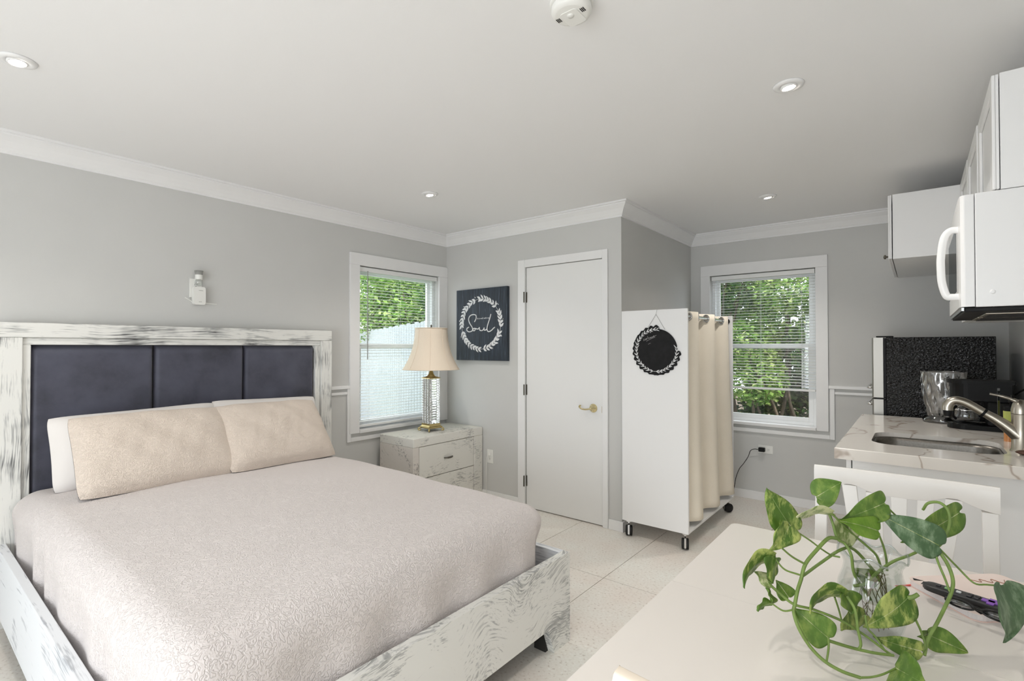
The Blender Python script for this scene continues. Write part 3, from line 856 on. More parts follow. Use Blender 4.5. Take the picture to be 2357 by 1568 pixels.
outlet(lambda a, d, z: (.569+a, YC-d, .384+z), 'white wall outlet beside the nightstand, lamp cord plugged in')
outlet(lambda a, d, z: (2.512+a, YB-d, .456+z), 'white wall outlet below the back window', True)
outlet(lambda a, d, z: (d, 1.508+a, 1.737+z), 'white wall outlet plate behind the plugged-in devices above the headboard')
# lamp cord with plug
cd = thing('lamp_cord', 'thin white lamp cord hanging from the outlet by the nightstand', 'cord', (.56, YC-.02, .30))
MB().box(.560, .578, YC-.026, YC-.0086, .392, .416).build('plug', M['plastic'], cd, .003)
MB().tube(catmull([(.566, YC-.026, .400), (.553, YC-.032, .37), (.546, YC-.030, .28), (.545, YC-.030, .14), (.540, YC-.03, .02), (.50, YC-.035, .004)]), .0022, 6).build('cord', M['plastic'], cd)
# charger with cord
ch = thing('phone_charger', 'black charger plugged into the outlet below the back window', 'charger', (2.49, YB-.03, .45))
Box('body', M['black'], ch, 2.462, 2.512, YB-.045, YB-.0086, .438, .474, .004)
MB().tube(catmull([(2.463, YB-.03, .452), (2.43, YB-.035, .455), (2.395, YB-.032, .435), (2.375, YB-.03, .38), (2.335, YB-.03, .31), (2.30, YB-.03, .26), (2.27, YB-.035, .17), (2.25, YB-.04, .05), (2.22, YB-.06, .004)]), .0028, 6).build('cord', M['black'], ch)
# wifi extender and air freshener above the headboard
wf = thing('wifi_extender', 'white wireless extender with two fold-out antennas above the headboard', 'extender', (.03, 1.522, 1.70))
mb = MB(); mb.prism(rounded_rect(1.484, 1.552, 1.632, 1.744, .014), 'x', .0088, .045); mb.build('body', M['plastic'], wf, .004)
mb = MB()
for k in range(6): mb.box(.0452, .0456, 1.512+.0042*k, 1.5150+.0042*k, 1.7195, 1.7225)
for k in range(3): mb.box(.0452, .0456, 1.513+.006*k, 1.5165+.006*k, 1.648, 1.651)
mb.build('lettering', M['plastic_grey'], wf)
MB().tube([(.028, 1.486, 1.645), (.030, 1.440, 1.672)], [.0045, .0045], 8, flat=.6).build('antenna', M['plastic'], wf)
MB().tube([(.028, 1.550, 1.645), (.026, 1.622, 1.640)], [.0045, .0045], 8, flat=.6).build('antenna', M['plastic'], wf)
af = thing('air_freshener', 'plug-in air freshener with grey top above the wireless extender', 'air freshener', (.035, 1.515, 1.80))
MB().lathe([(.020, .0), (.021, .026), (.0205, .030)], (.034, 1.515, 1.790), 20).build('body', M['plastic'], af)
MB().lathe([(.0205, .0305), (.025, .056), (1e-5, .057)], (.034, 1.515, 1.790), 20).build('cap', M['plastic_grey'], af)
MB().lathe([(.010, -.036), (.021, -.030), (.024, -.018), (.021, -.006), (.014, -.001)], (.034, 1.515, 1.790), 20).build('oil_bottle', M['clear'], af)
Box('plug_block', M['plastic'], af, .0088, .016, 1.500, 1.530, 1.770, 1.805, .002)

# ================================================================== wreath board with the word Soul
def leaf2d(mb, P, c, ang_, ln, wd, th=.0012):
    """flat painted leaf in the board plane; P(a, z, d)"""
    pr = [(0, 0), (.25, .75), (.5, 1), (.75, .65), (1, 0), (.75, -.65), (.5, -1), (.25, -.75)]
    ca, sa = cos(ang_), sin(ang_)
    pts_ = [(c[0] + ln*t*ca - wd*w*sa, c[1] + ln*t*sa + wd*w*ca) for t, w in pr]
    n_ = len(pts_)
    mb.add([P(a, z, 0) for a, z in pts_] + [P(a, z, th) for a, z in pts_], [tuple(range(n_, 2*n_))] + [(i, (i+1) % n_, n_+(i+1) % n_, n_+i) for i in range(n_)])
ca_ = thing('wall_art', 'navy wooden art board with white leaf wreath and script lettering', 'wall art', (.480, YC-.015, 1.57))
Box('board', M['navy'], ca_, .172, .789, YC-.034, YC-.001, 1.243, 1.897, .002)
PA = lambda a, z, d: (a, YC-.0342-d, z)
mb = MB(); rnd = random.Random(5)
cx, cz, ra, rz = .480, 1.574, .238, .228
nseg = 44
for k in range(nseg):
    th = 2*pi*k/nseg
    gap = any(abs(((th-g+pi) % (2*pi))-pi) < .07 for g in (.55*pi, .17*pi, 1.05*pi, 1.48*pi, 1.93*pi))
    if gap: continue
    x, z = cx+ra*cos(th), cz+rz*sin(th)
    tang_ = th + pi/2
    for s in (-1, 1):
        leaf2d(mb, PA, (x, z), tang_ + s*rnd.uniform(.45, .75), rnd.uniform(.040, .056), rnd.uniform(.008, .0115))
    if k % 4 == 1:
        for q in range(3):
            rr = 1.0 + rnd.uniform(.09, .15); t2 = th + rnd.uniform(-.04, .04)
            leaf2d(mb, PA, (cx+ra*rr*cos(t2)-.005, cz+rz*rr*sin(t2)), 0, .010, .005)
mb.tube([Vector(PA(cx+ra*cos(2*pi*k/80), cz+rz*sin(2*pi*k/80), .0004)) for k in range(80)], .0016, 5, closed=True)
mb.build('wreath', M['chalkline'], ca_, label='white leaf wreath')
mb = MB()
S = lambda pts_: mb.tube(catmull([PA(.172+.617*(u-84)/868, 1.897-.654*v, .001) for u, v in pts_], 5), .0052, 6)
# lettering strokes drawn on the board's own width and height
def sv(pts_): return [(u, (y-(228-90*(u-84)/868))/((1405+20*(u-84)/868)-(228-90*(u-84)/868))) for u, y in pts_]
S(sv([(412,757),(440,700),(436,645),(390,632),(335,655),(308,715),(330,785),(372,850),(375,905),(320,928),(280,905),(280,870),(315,845)]))
S(sv([(376,905),(388,882),(402,868),(420,872),(424,890),(410,908),(390,906),(384,888),(396,870),(425,868),(455,878),(482,876)]))
S(sv([(482,876),(498,852),(500,880),(512,902),(540,905),(566,888),(578,858),(578,888),(596,900),(622,880)]))
S(sv([(692,620),(676,690),(650,770),(632,840),(628,885),(640,915),(668,922),(705,898),(735,865),(758,846)]))
mb.build('script_lettering', M['chalkline'], ca_, label='white script lettering')
mb = MB(); text_on(mb, 'It is well with my', .0215, (.512, YC-.0346, 1.625), (1, 0, .02), (0, 0, 1)); mb.build('small_lettering', M['chalkline'], ca_)

# ================================================================== rolling wardrobe
wd = thing('rolling_wardrobe', 'tall white open wardrobe panel unit on casters by the back window', 'wardrobe', (2.12, 4.18, 0))
WX0, WX1, WY0, WY1, WZ0, WZ1 = 1.888, 2.370, 3.640, 4.710, .112, 1.625
Box('side_panel', M['white'], wd, WX0, WX1, WY0, WY0+.018, WZ0, WZ1, .0015)
Box('side_panel', M['white'], wd, WX0, WX1, WY1-.018, WY1, WZ0, WZ1, .0015)
Box('base_shelf', M['white'], wd, WX0, WX1, WY0+.0185, WY1-.0185, WZ0, WZ0+.018, .0015)
Box('back_rail', M['white'], wd, WX0, WX0+.018, WY0+.0185, WY1-.0185, 1.40, 1.50, .0015)
MB().tube([(2.330, WY0+.0185, 1.578), (2.330, WY1-.0185, 1.578)], .0125, 14).build('curtain_rod', M['chrome'], wd)
for y in (WY0+.0185, WY1-.0185-.012):
    mb = MB(); mb.lathe([(.022, 0), (.022, .012), (.0128, .0121)], (2.330, y, 1.578), 16, (0,1,0)); mb.build('rod_bracket', M['rubber'], wd)
def caster(x, y, yaw):
    ca, sa = cos(yaw), sin(yaw)
    R_ = lambda a, b_, z: Vector((x + a*ca - b_*sa, y + a*sa + b_*ca, z))
    mb = MB(); ax = Vector((-sa, ca, 0))
    for s in (-1, 1):
        mb.lathe([(.010, .004), (.034, .004), (.036, .007), (.036, .019), (.033, .023), (.012, .024)], R_(0, 0, .0365), 28, ax*s)
    co = mb.build('caster', M['rubber'], wd)
    mb = MB(); mb.obox(R_(0, 0, .062), (ca, sa, 0), (-sa, ca, 0), (0,0,1), .012, .0035, .040); mb.obox(R_(0, 0, .107), (ca, sa, 0), (-sa, ca, 0), (0,0,1), .022, .016, .0045)
    mb.tube([R_(0, 0, .09), R_(0, 0, .104)], .009, 10)
    mb.obox(R_(-.036, 0, .050), (ca, sa, 0), (-sa, ca, 0), (0,0,1), .0035, .006, .032)
    mb.build('fork', M['chrome'], co)
for x, y, w_ in ((1.925, 3.675, 1.95), (2.335, 3.675, 1.92), (2.335, 4.665, .95), (1.925, 4.665, .8)): caster(x, y, w_)
# curtain
cu = thing('wardrobe_curtain', 'cream grommet curtain hanging on the open side of the rolling wardrobe', 'curtain', (2.35, 4.15, .17))
def cur_fn(u, v):
    y = 3.672 + (4.60-3.672)*u
    ph = 2*pi*(y-3.766)/.372
    z = .165 + (1.612-.165)*v
    amp = .032 + .012*(1-v)
    yy = y + .045*(1-v)*(u**1.5)
    return Vector((2.330 + .022*(1-v)**1.5 + amp*sin(ph + .25*(1-v)*sin(3*u)) + .004*sin(3*ph)*(1-v), yy, z))
cc = MB().grid(cur_fn, 110, 30).build('cloth', M['curtain'], cu)
so = cc.modifiers.new('thickness', 'SOLIDIFY'); so.thickness = .0015
def hem(u, v):
    p = cur_fn(u, .955 + .0*v); q = cur_fn(u, .952)
    return p
for k in range(5):
    y = 3.766 + .186*k
    if y > 4.58: break
    sl = (1 if k % 2 == 0 else -1)
    nrm2 = Vector((1, -sl*.65, 0)).normalized()
    ctr = Vector((2.330 + nrm2.x*.002, y + nrm2.y*.002, 1.578)); a_ = Vector((0,0,1)); b2 = nrm2.cross(a_)
    MB().tube([ctr + (a_*cos(2*pi*i/28) + b2*sin(2*pi*i/28))*.026 for i in range(28)], .0055, 8, closed=True).build('grommet', M['chrome'], cu)

# chalkboard sign on the wardrobe
sg = thing('chalkboard_sign', 'round black chalkboard with white leaf border hanging on the wardrobe panel', 'sign', (2.151, WY0-.004, 1.341))
PC = lambda a, z, d: (a, WY0-.0015-d, z)
cx, cz, rr = 2.152, 1.341, .150
mb = MB(); n = 64; out = []
rnd = random.Random(3)
def border(th):
    d = (th % (2*pi))
    inw = (d > .45*pi and d < 2.06*pi)
    return 0 if not inw else .017 + .008*abs(sin(th*13)) + .003*sin(th*29)
pts_ = [(cx+(rr+border(2*pi*k/200))*cos(2*pi*k/200), cz+(rr+border(2*pi*k/200))*sin(2*pi*k/200)) for k in range(200)]
mb.add([PC(a, z, 0) for a, z in pts_] + [PC(a, z, .006) for a, z in pts_], [tuple(range(200, 400))] + [tuple(range(200))[::-1]] + [(i, (i+1) % 200, 200+(i+1) % 200, 200+i) for i in range(200)])
mb.build('board', M['chalk'], sg)
mb = MB()
for k in range(30):
    th = .50*pi + (2.03*pi-.50*pi)*k/29
    x, z = cx+(rr-.004)*cos(th), cz+(rr-.004)*sin(th)
    PCd = lambda a, z_, d: PC(a, z_, d+.0062)
    dirn = th - pi/2 if th < 1.45*pi else th + pi/2
    for s in (-1, 1):
        leaf2d(mb, PCd, (x, z), dirn + s*rnd.uniform(.35, .6), rnd.uniform(.024, .034), rnd.uniform(.0022, .0034), .0006)
    if k % 6 == 2:
        for q in range(3): leaf2d(mb, PCd, (x+rnd.uniform(-.014, .014), z+rnd.uniform(-.014, .014)), 0, .007, .0032, .0006)
arc = [Vector(PC(cx+(rr-.004)*cos(.50*pi+(1.53*pi)*k/60), cz+(rr-.004)*sin(.50*pi+(1.53*pi)*k/60), .0064)) for k in range(61)]
mb.tube(arc, .0013, 5)
mb.build('leaf_border', M['chalkline'], sg)
mb = MB()
def cs(pts2): mb.tube(catmull([PC(1.983+.334*(u-345)/(1275-345), 1.511-.337*(v-440)/(1400-440), .0064) for u, v in pts2], 4), .0011, 5)
cs([(560,690),(568,735),(590,690),(600,722),(615,680)]); cs([(615,705),(632,690),(625,680),(618,700),(632,715)]); cs([(645,640),(650,695)])
cs([(680,660),(665,672),(672,690),(690,680)]); cs([(700,662),(692,676),(706,680),(712,664),(700,660)]); cs([(720,680),(722,655),(735,670),(742,648),(752,668),(757,645)]); cs([(765,650),(780,638),(768,632),(766,655),(790,640),(825,622)])
cs([(620,742),(700,700),(800,658)]); cs([(660,805),(680,785),(705,782)])
mb.build('chalk_writing', M['chalkgrey'], sg)
MB().tube([(2.086, WY0-.005, 1.492), (2.151, WY0-.004, 1.592)], .0012, 5).tube([(2.215, WY0-.005, 1.485), (2.151, WY0-.004, 1.592)], .0012, 5).tube([(2.151, WY0-.004, 1.592), (2.158, WY0-.002, 1.626), (2.159, WY0+.012, 1.627)], .0008, 5).build('hanging_string', M['plastic_grey'], sg)

# ================================================================== kitchen
CZ = .911
# worktop with the sink cut-out
wt = thing('worktop', 'white veined quartz worktop with a sink cut into it', 'countertop', (3.67, 3.69, .862))
X0, X1, Y0, Y1 = 3.273, XR-.002, 2.960, 4.430
hole = rounded_rect(3.392, 3.868, 3.195, 3.625, .095, 8)
hc = (3.63, 3.41)
def to_rect(p):
    dx, dy = p[0]-hc[0], p[1]-hc[1]
    t = min([(X1-hc[0])/dx if dx > 1e-9 else 9e9, (X0-hc[0])/dx if dx < -1e-9 else 9e9, (Y1-hc[1])/dy if dy > 1e-9 else 9e9, (Y0-hc[1])/dy if dy < -1e-9 else 9e9])
    return (hc[0]+dx*t, hc[1]+dy*t)
outer = [to_rect(p) for p in hole]
for cxy in ((X0, Y0), (X1, Y0), (X1, Y1), (X0, Y1)):
    k = min(range(len(outer)), key=lambda i: hypot(outer[i][0]-cxy[0], outer[i][1]-cxy[1])); outer[k] = cxy
n = len(hole); mb = MB()
rings = [(outer, .862), (outer, CZ-.003), ([(min(max(x, X0+.003), X1-.003), min(max(y, Y0+.003), Y1-.003)) for x, y in outer], CZ), (hole, CZ), (hole, .889)]
vs = [(x, y, z) for pts_, z in rings for x, y in pts_]
fs = [(i*n+k, i*n+(k+1) % n, (i+1)*n+(k+1) % n, (i+1)*n+k) for i in range(len(rings)-1) for k in range(n)]
fs += [(4*n+k, 4*n+(k+1) % n, (k+1) % n, k) for k in range(n)]
mb.add(vs, fs); mb.build('slab', M['quartz'], wt, weld=True)

sk = thing('sink', 'brushed steel undermount sink in the worktop', 'sink', (3.63, 3.41, .70))
mb = MB(); rim = rounded_rect(3.394, 3.866, 3.197, 3.623, .094, 8)
def ins(pts_, d, f=1): return [(hc[0]+(x-hc[0])*(1-d/.236), hc[1]+(y-hc[1])*(1-d/.214)) for x, y in pts_]
lv = [(rim, .8885), (ins(rim, .004), .87), (ins(rim, .010), .72), (ins(rim, .022), .700), (ins(rim, .06), .692), (ins(rim, .19), .688)]
vs = [(x, y, z) for pts_, z in lv for x, y in pts_]
n = len(rim)
mb.add(vs, [(i*n+k, (i+1)*n+k, (i+1)*n+(k+1) % n, i*n+(k+1) % n) for i in range(len(lv)-1) for k in range(n)], True)
mb.add(vs[-n:], [tuple(range(n))])
bo = mb.build('basin', M['steel_dark'], sk); bo.modifiers.new('thickness', 'SOLIDIFY').thickness = .0012
MB().lathe([(.042, .0), (.040, .003), (.020, .002), (1e-5, .001)], (3.63, 3.41, .6885), 24).build('drain', M['chrome'], sk)

bc = thing('base_cabinet', 'white base cabinet under the quartz worktop', 'cabinet', (3.69, 3.70, 0))
cb = MB()
Box('end_panel', M['cab'], bc, 3.338, XR-.002, 2.990, 3.008, .09, .8615, .001)
Box('end_panel', M['cab'], bc, 3.338, XR-.002, 4.402, 4.420, .09, .8615, .001)
Box('bottom', M['cab'], bc, 3.338, XR-.002, 3.0085, 4.4015, .09, .108)
Box('toe_kick', M['cab'], bc, 3.39, 3.405, 2.992, 4.418, 0, .0895)
Box('back', M['cab'], bc, XR-.014, XR-.002, 3.0085, 4.4015, .109, .8615)
for a, b_ in ((2.992, 3.467), (3.470, 3.943), (3.946, 4.418)):
    dr = Box('door', M['cab'], bc, 3.315, 3.334, a, b_, .095, .858, .002)
    MB().lathe([(.006, 0), (.005, .012), (.014, .018), (.012, .026), (1e-5, .028)], (3.315, b_-.05, .79), 16, (-1,0,0)).build('knob', M['pewter'], dr)

# faucet (in the plane y = 3.36)
fy = 3.36
fa = thing('kitchen_faucet', 'brushed nickel pull-out faucet beside the sink', 'faucet', (3.915, fy, CZ))
MB().lathe([(.036, 0), (.036, .004), (.031, .010), (.029, .10), (.030, .150), (.031, .162)], (3.918, fy, CZ), 28).build('body', M['steel'], fa)
MB().lathe([(.0312, .164), (.0312, .180), (.026, .205), (.015, .222), (1e-5, .226)], (3.918, fy, CZ), 28).build('cap', M['steel'], fa)
sp_ = catmull([(3.915, fy, .975), (3.885, fy, 1.005), (3.845, fy, 1.040), (3.797, fy, 1.073), (3.745, fy, 1.108), (3.712, fy, 1.119), (3.690, fy, 1.112), (3.678, fy, 1.090), (3.677, fy, 1.072)], 6)
nn = len(sp_)
MB().tube(sp_, [.030 - .012*min(1, i/16) + .003*max(0, (i-20)/28) for i in range(nn)], 16).build('spout', M['steel'], fa)
MB().tube([sp_[17], sp_[18]], .0192, 16).build('joint_ring', M['black'], fa)
MB().tube([(3.677, fy, 1.072), (3.678, fy, 1.045)], [.0165, .0150], 16).build('spray_nozzle', M['black'], fa)
MB().tube(catmull([(3.925, fy, 1.100), (3.915, fy, 1.120), (3.892, fy, 1.135), (3.860, fy, 1.147), (3.821, fy, 1.156)], 5), [.017]*5+[.012]*5+[.008]*6+[.006]*5, 12, flat=.8).build('lever', M['steel'], fa)

# soap, brush
sb = thing('soap_bottle', 'dish soap bottle with a lime label behind the faucet', 'bottle', (3.925, 3.66, CZ))
mb = MB(); mb.prism(rounded_rect(3.893, 3.957, 3.640, 3.680, .016), 'z', CZ, CZ+.042); mb.build('liquid_base', plain('amber_soap', srgb(206,140,84), .15), sb, .003)
mb = MB(); mb.prism(rounded_rect(3.892, 3.958, 3.639, 3.681, .016), 'z', CZ+.0425, CZ+.145); mb.build('label', plain('lime_label', srgb(206,214,112), .4), sb, .002)
mb = MB(); mb.prism(rounded_rect(3.894, 3.956, 3.641, 3.679, .016), 'z', CZ+.1455, CZ+.165); mb.build('shoulder', M['black'], sb, .004)
MB().lathe([(.010, .165), (.010, .185), (.016, .186), (.016, .20), (.006, .201), (.006, .222), (1e-5, .223)], (3.925, 3.66, CZ), 16).build('pump', M['black'], sb)
mb = MB(); text_on(mb, 'SOAP', .026, (3.918, 3.6385, CZ+.088), (1, 0, 0), (0, 0, 1))
mb.build('lettering', M['black'], sb)
br = thing('scrub_brush', 'small wooden scrub brush with pale bristles beside the faucet base', 'brush', (3.93, 3.255, CZ))
MB().sphere((3.945, 3.255, CZ+.012), .052, 20, (1.1, .6, .23)).build('handle', plain('dark_wood', srgb(92,62,48), .5, noise=.2, nscale=30), br)
MB().sphere((3.955, 3.255, CZ+.026), .042, 20, (1.0, .62, .42)).build('bristles', plain('pale_bristle', srgb(232,214,196), .9, noise=.1, nscale=200, bump=.8), br)

# crystal vase
vc = (3.690, 4.275, CZ)
cv = thing('crystal_vase', 'tall swirled crystal vase on the worktop', 'vase', vc)
MB().lathe([(.088, 0), (.100, .006), (.100, .016), (.090, .030), (.082, .038)], vc, 40).build('foot', M['crystal_swirl'], cv)
nl, nh = 72, 34; vs = []
def vr(h): return .076 + .030*h + .006*sin(pi*h)
for j in range(nh+1):
    h = j/nh
    for k in range(nl):
        th = 2*pi*k/nl
        f = 1 + .055*sin(9*th + 4.2*h*2) * (1-.2*h) + .02*sin(18*th - 9*h)
        vs.append((vc[0]+vr(h)*f*cos(th), vc[1]+vr(h)*f*sin(th), CZ+.0385+.268*h))
for j in range(nh, -1, -1):
    h = j/nh
    for k in range(nl):
        th = 2*pi*k/nl
        vs.append((vc[0]+(vr(h)-.012)*cos(th), vc[1]+(vr(h)-.012)*sin(th), CZ+.0385+.020+.248*h if j < nh else CZ+.0385+.268))
R_ = 2*nh+2
fs = [(i*nl+k, i*nl+(k+1) % nl, (i+1)*nl+(k+1) % nl, (i+1)*nl+k) for i in range(R_-1) for k in range(nl)]
mb = MB(); mb.add(vs, fs, True); mb.add(vs[:nl], [tuple(range(nl))[::-1]]); mb.add(vs[-nl:], [tuple(range(nl))])
mb.build('bowl', M['crystal_swirl'], cv)

# coffee maker, facing left (towards -x)
cm = thing('coffee_maker', 'black drip coffee maker on the worktop beside the crystal vase', 'coffee maker', (3.85, 4.08, CZ))
ky = 4.075
def oval(x0, x1, hw, k=7):
    """plan outline: rounded left end"""
    pts_ = [(x1, ky-hw), (x1, ky+hw)]
    for i in range(13):
        a = pi/2 + pi*i/12
        pts_.append((x0+hw*.8 + hw*.8*cos(a), ky + hw*sin(a)))
    return pts_
mb = MB(); mb.prism(oval(3.700, 3.960, .090), 'z', CZ+.001, CZ+.026); mb.build('base', M['black'], cm, .006)
MB().lathe([(.066, .0265), (.066, .029), (.058, .030), (1e-5, .030)], (3.780, ky, CZ), 28).build('warming_plate', M['blackgloss'], cm)
Box('column', M['black'], cm, 3.862, 3.962, ky-.088, ky+.088, CZ+.0265, CZ+.160, .012)
mb = MB(); mb.prism(oval(3.712, 3.965, .092), 'z', CZ+.1605, CZ+.252); mb.build('brew_head', M['black'], cm, .006)
mb = MB(); mb.prism(oval(3.700, 3.975, .100), 'z', CZ+.2525, CZ+.270); mb.build('lid', M['black'], cm, .007)
Box('water_gauge', M['smoke'], cm, 3.900, 3.912, ky-.0935, ky-.0885, CZ+.09, CZ+.235, .002)
cf = thing('coffee_carafe', 'small glass coffee carafe on the warming plate of the coffee maker', 'carafe', (3.780, ky, CZ+.031))
MB().lathe([(.050, .0), (.062, .012), (.064, .040), (.056, .075), (.046, .095), (.0455, .1)], (3.780, ky, CZ+.0305), 32).build('glass', M['smoke'], cf)
MB().lathe([(.0475, .082), (.058, .076), (.058, .070), (.0475, .083)][:3], (3.780, ky, CZ+.0305), 32).build('band', M['chrome'], cf)
MB().lathe([(.047, .101), (.048, .110), (.030, .118), (1e-5, .119)], (3.780, ky, CZ+.0305), 28).build('lid', M['black'], cf)
MB().tube(catmull([(3.738, ky-.045, CZ+.120), (3.725, ky-.075, CZ+.110), (3.722, ky-.078, CZ+.075), (3.735, ky-.055, CZ+.055)]), .006, 8, flat=1.4).build('handle', M['black'], cf)
MB().obox((3.755, ky-.094, CZ+.150), (1,0,0), (0,1,0), (0,0,1), .050, .003, .006).build('trim_strip', M['chrome'], cm)
# outlet on the right wall with plugs
outlet(lambda a, d, z: (XR-d, 4.00+a, 1.10+z), 'white wall outlet on the kitchen wall behind the coffee maker')
pc = thing('power_cord', 'black power cord arching from the coffee maker to the kitchen wall', 'cord', (4.0, 4.0, 1.1))
Box('plug', M['black'], pc, XR-.045, XR-.0086, 3.985, 4.015, 1.065, 1.095, .004)
MB().tube(catmull([(3.975, 4.02, CZ+.20), (3.99, 3.96, CZ+.225), (4.01, 3.88, CZ+.245), (4.03, 3.86, CZ+.225), (4.035, 3.92, CZ+.18), (4.03, 3.99, 1.08)]), .0045, 8).build('cord', M['black'], pc)

# refrigerator
fr = thing('refrigerator', 'small refrigerator with steel doors and pebbled black side', 'refrigerator', (3.64, 4.82, 0))
FY0, FY1 = 4.500, 5.095
Box('cabinet', M['pebble'], fr, 3.405, 3.945, FY0, FY1, .03, 1.430, .004)
Box('plinth', M['black'], fr, 3.43, 3.93, FY0+.02, FY1-.02, 0, .0295)
def fridge_door(name, z0, z1):
    pr = [(3.392, FY0+.001), (3.392, FY1-.001), (3.342, FY1-.001), (3.330, FY1-.02), (3.324, FY1-.1), (3.324, FY0+.06), (3.326, FY0+.015), (3.333, FY0+.001)]
    mb = MB(); mb.prism(pr[::-1], 'z', z0, z1)
    d = mb.build(name, M['steel_door'], fr, .003)
    MB().box(3.3925, 3.4045, FY0-.002, FY1+.002, z0+.004, z1-.004).build('gasket', M['black'], d)
    return d
d1_ = fridge_door('freezer_door', 1.022, 1.428)
d2_ = fridge_door('lower_door', .05, 1.010)
Box('door_gap', M['black'], fr, 3.345, 3.402, FY0+.004, FY1-.004, 1.0105, 1.0215)
for d, z in ((d1_, 1.088), (d2_, .975)):
    mb = MB(); mb.tube(catmull([(3.332, FY0+.035, z), (3.312, FY0+.030, z), (3.302, FY0+.045, z), (3.300, FY0+.10, z), (3.300, FY0+.34, z), (3.304, FY0+.39, z), (3.331, FY0+.40, z)]), .0095, 10); mb.build('handle', M['chrome'], d)
Box('hinge_cover', M['black'], fr, 3.350, 3.445, FY0+.01, FY0+.08, 1.4305, 1.4395, .003)

# wall cabinets
def shaker(name, parent, xf, y0, y1, z0, z1, knob=None):
    """door with frame and recessed panel facing -x"""
    d = Box(name, M['cab'], parent, xf+.010, xf+.018, y0, y1, z0, z1, .001)
    t = .055
    mb = MB(); mb.box(xf, xf+.0098, y0, y0+t, z0, z1); mb.box(xf, xf+.0098, y1-t, y1, z0, z1); mb.box(xf, xf+.0098, y0+t, y1-t, z1-t, z1); mb.box(xf, xf+.0098, y0+t, y1-t, z0, z0+t)
    mb.build('door_frame', M['cab'], d, .003)
    if knob:
        MB().lathe([(.006, 0), (.005, .010), (.013, .014), (.014, .018), (.010, .024), (1e-5, .026)], (xf, knob[0], knob[1]), 16, (-1,0,0)).build('knob', M['pewter'], d)
    return d
UX, UZ0, UZ1 = 3.774, 1.899, 2.294
uc = thing('wall_cabinet', 'white wall cabinet mounted above the microwave', 'cabinet', (3.93, 3.11, 1.899))
Box('carcass', M['cab'], uc, 3.7945, XR-.001, 2.620, 3.606, UZ0, UZ1, .001)
shaker('door', uc, UX, 2.622, 3.111, UZ0+.002, UZ1-.002, (3.075, UZ0+.022))
shaker('door', uc, UX-.004, 3.115, 3.604, UZ0+.002, UZ1-.002, (3.150, UZ0+.022))
uc2 = thing('wall_cabinet', 'white wall cabinet between the microwave and the fridge cabinet', 'cabinet', (3.93, 3.85, 1.50))
Box('carcass', M['cab'], uc2, 3.7945, XR-.001, 3.608, 4.098, 1.500, UZ1, .001)
shaker('door', uc2, UX-.006, 3.610, 4.096, 1.502, UZ1-.002, (3.66, 1.56))
fc = thing('wall_cabinet', 'deep white cabinet mounted over the refrigerator', 'cabinet', (3.76, 4.64, 1.90))
Box('carcass', M['cab'], fc, 3.459, XR-.001, 4.101, YB-.001, 1.900, 2.292, .001)
shaker('door', fc, 3.436, 4.103, YB-.024, 1.902, 2.290, (4.15, 1.922))

# microwave
mw = thing('microwave_oven', 'white over-the-range microwave under the wall cabinet', 'microwave', (3.88, 3.0, 1.49))
MY0, MY1, MZ0, MZ1 = 2.622, 3.400, 1.503, 1.8975
Box('case', M['white'], mw, 3.729, XR-.001, MY0, MY1, MZ0, MZ1, .003)
mb = MB(); dpts = [(3.7275, MY0+.001), (3.7275, MY1-.001), (3.700, MY1-.001), (3.691, MY1-.012), (3.688, MY1-.06), (3.688, MY0+.06), (3.691, MY0+.012), (3.700, MY0+.001)]
mb.prism(dpts[::-1], 'z', MZ0+.002, MZ1-.002); dm = mb.build('door', M['white'], mw, .003)
Box('door_window', M['smoke'], dm, 3.6865, 3.6879, MY0+.17, MY1-.06, MZ0+.07, MZ1-.08, .0005)
Box('window_mesh', M['blackgloss'], dm, 3.6878, 3.6882, MY0+.172, MY1-.062, MZ0+.072, MZ1-.082)
hy = MY0+.085
hp = catmull([(3.690, hy, 1.790), (3.668, hy, 1.790), (3.650, hy, 1.765), (3.641, hy, 1.70), (3.640, hy, 1.655), (3.643, hy, 1.60), (3.655, hy, 1.553), (3.670, hy, 1.547), (3.690, hy, 1.547)], 5)
MB().tube(hp, .0088, 12, flat=1.4).build('handle', M['white'], dm)
MB().lathe([(.0075, 0), (.0075, .002), (.004, .0028), (1e-5, .0028)], (3.772, MY0, 1.553), 16, (0,-1,0)).build('screw', M['white'], mw)
Box('underside', M['black'], mw, 3.700, XR-.02, MY0+.012, MY1-.004, MZ0-.016, MZ0-.0005, .003)
Box('front_vent', M['chrome'], mw, 3.692, 3.699, MY0+.010, MY1-.004, MZ0-.012, MZ0-.0005)
for k in range(2):
    y0 = MY0+.09+.31*k
    f = Box('grease_filter', M['steel'], mw, 3.76, 4.00, y0, y0+.27, MZ0-.022, MZ0-.0165, .002)
    for j in range(7):
        MB().box(3.772, 3.988, y0+.02+.036*j, y0+.034+.036*j, MZ0-.0245, MZ0-.0222).build('filter_slot', M['dark'], f)

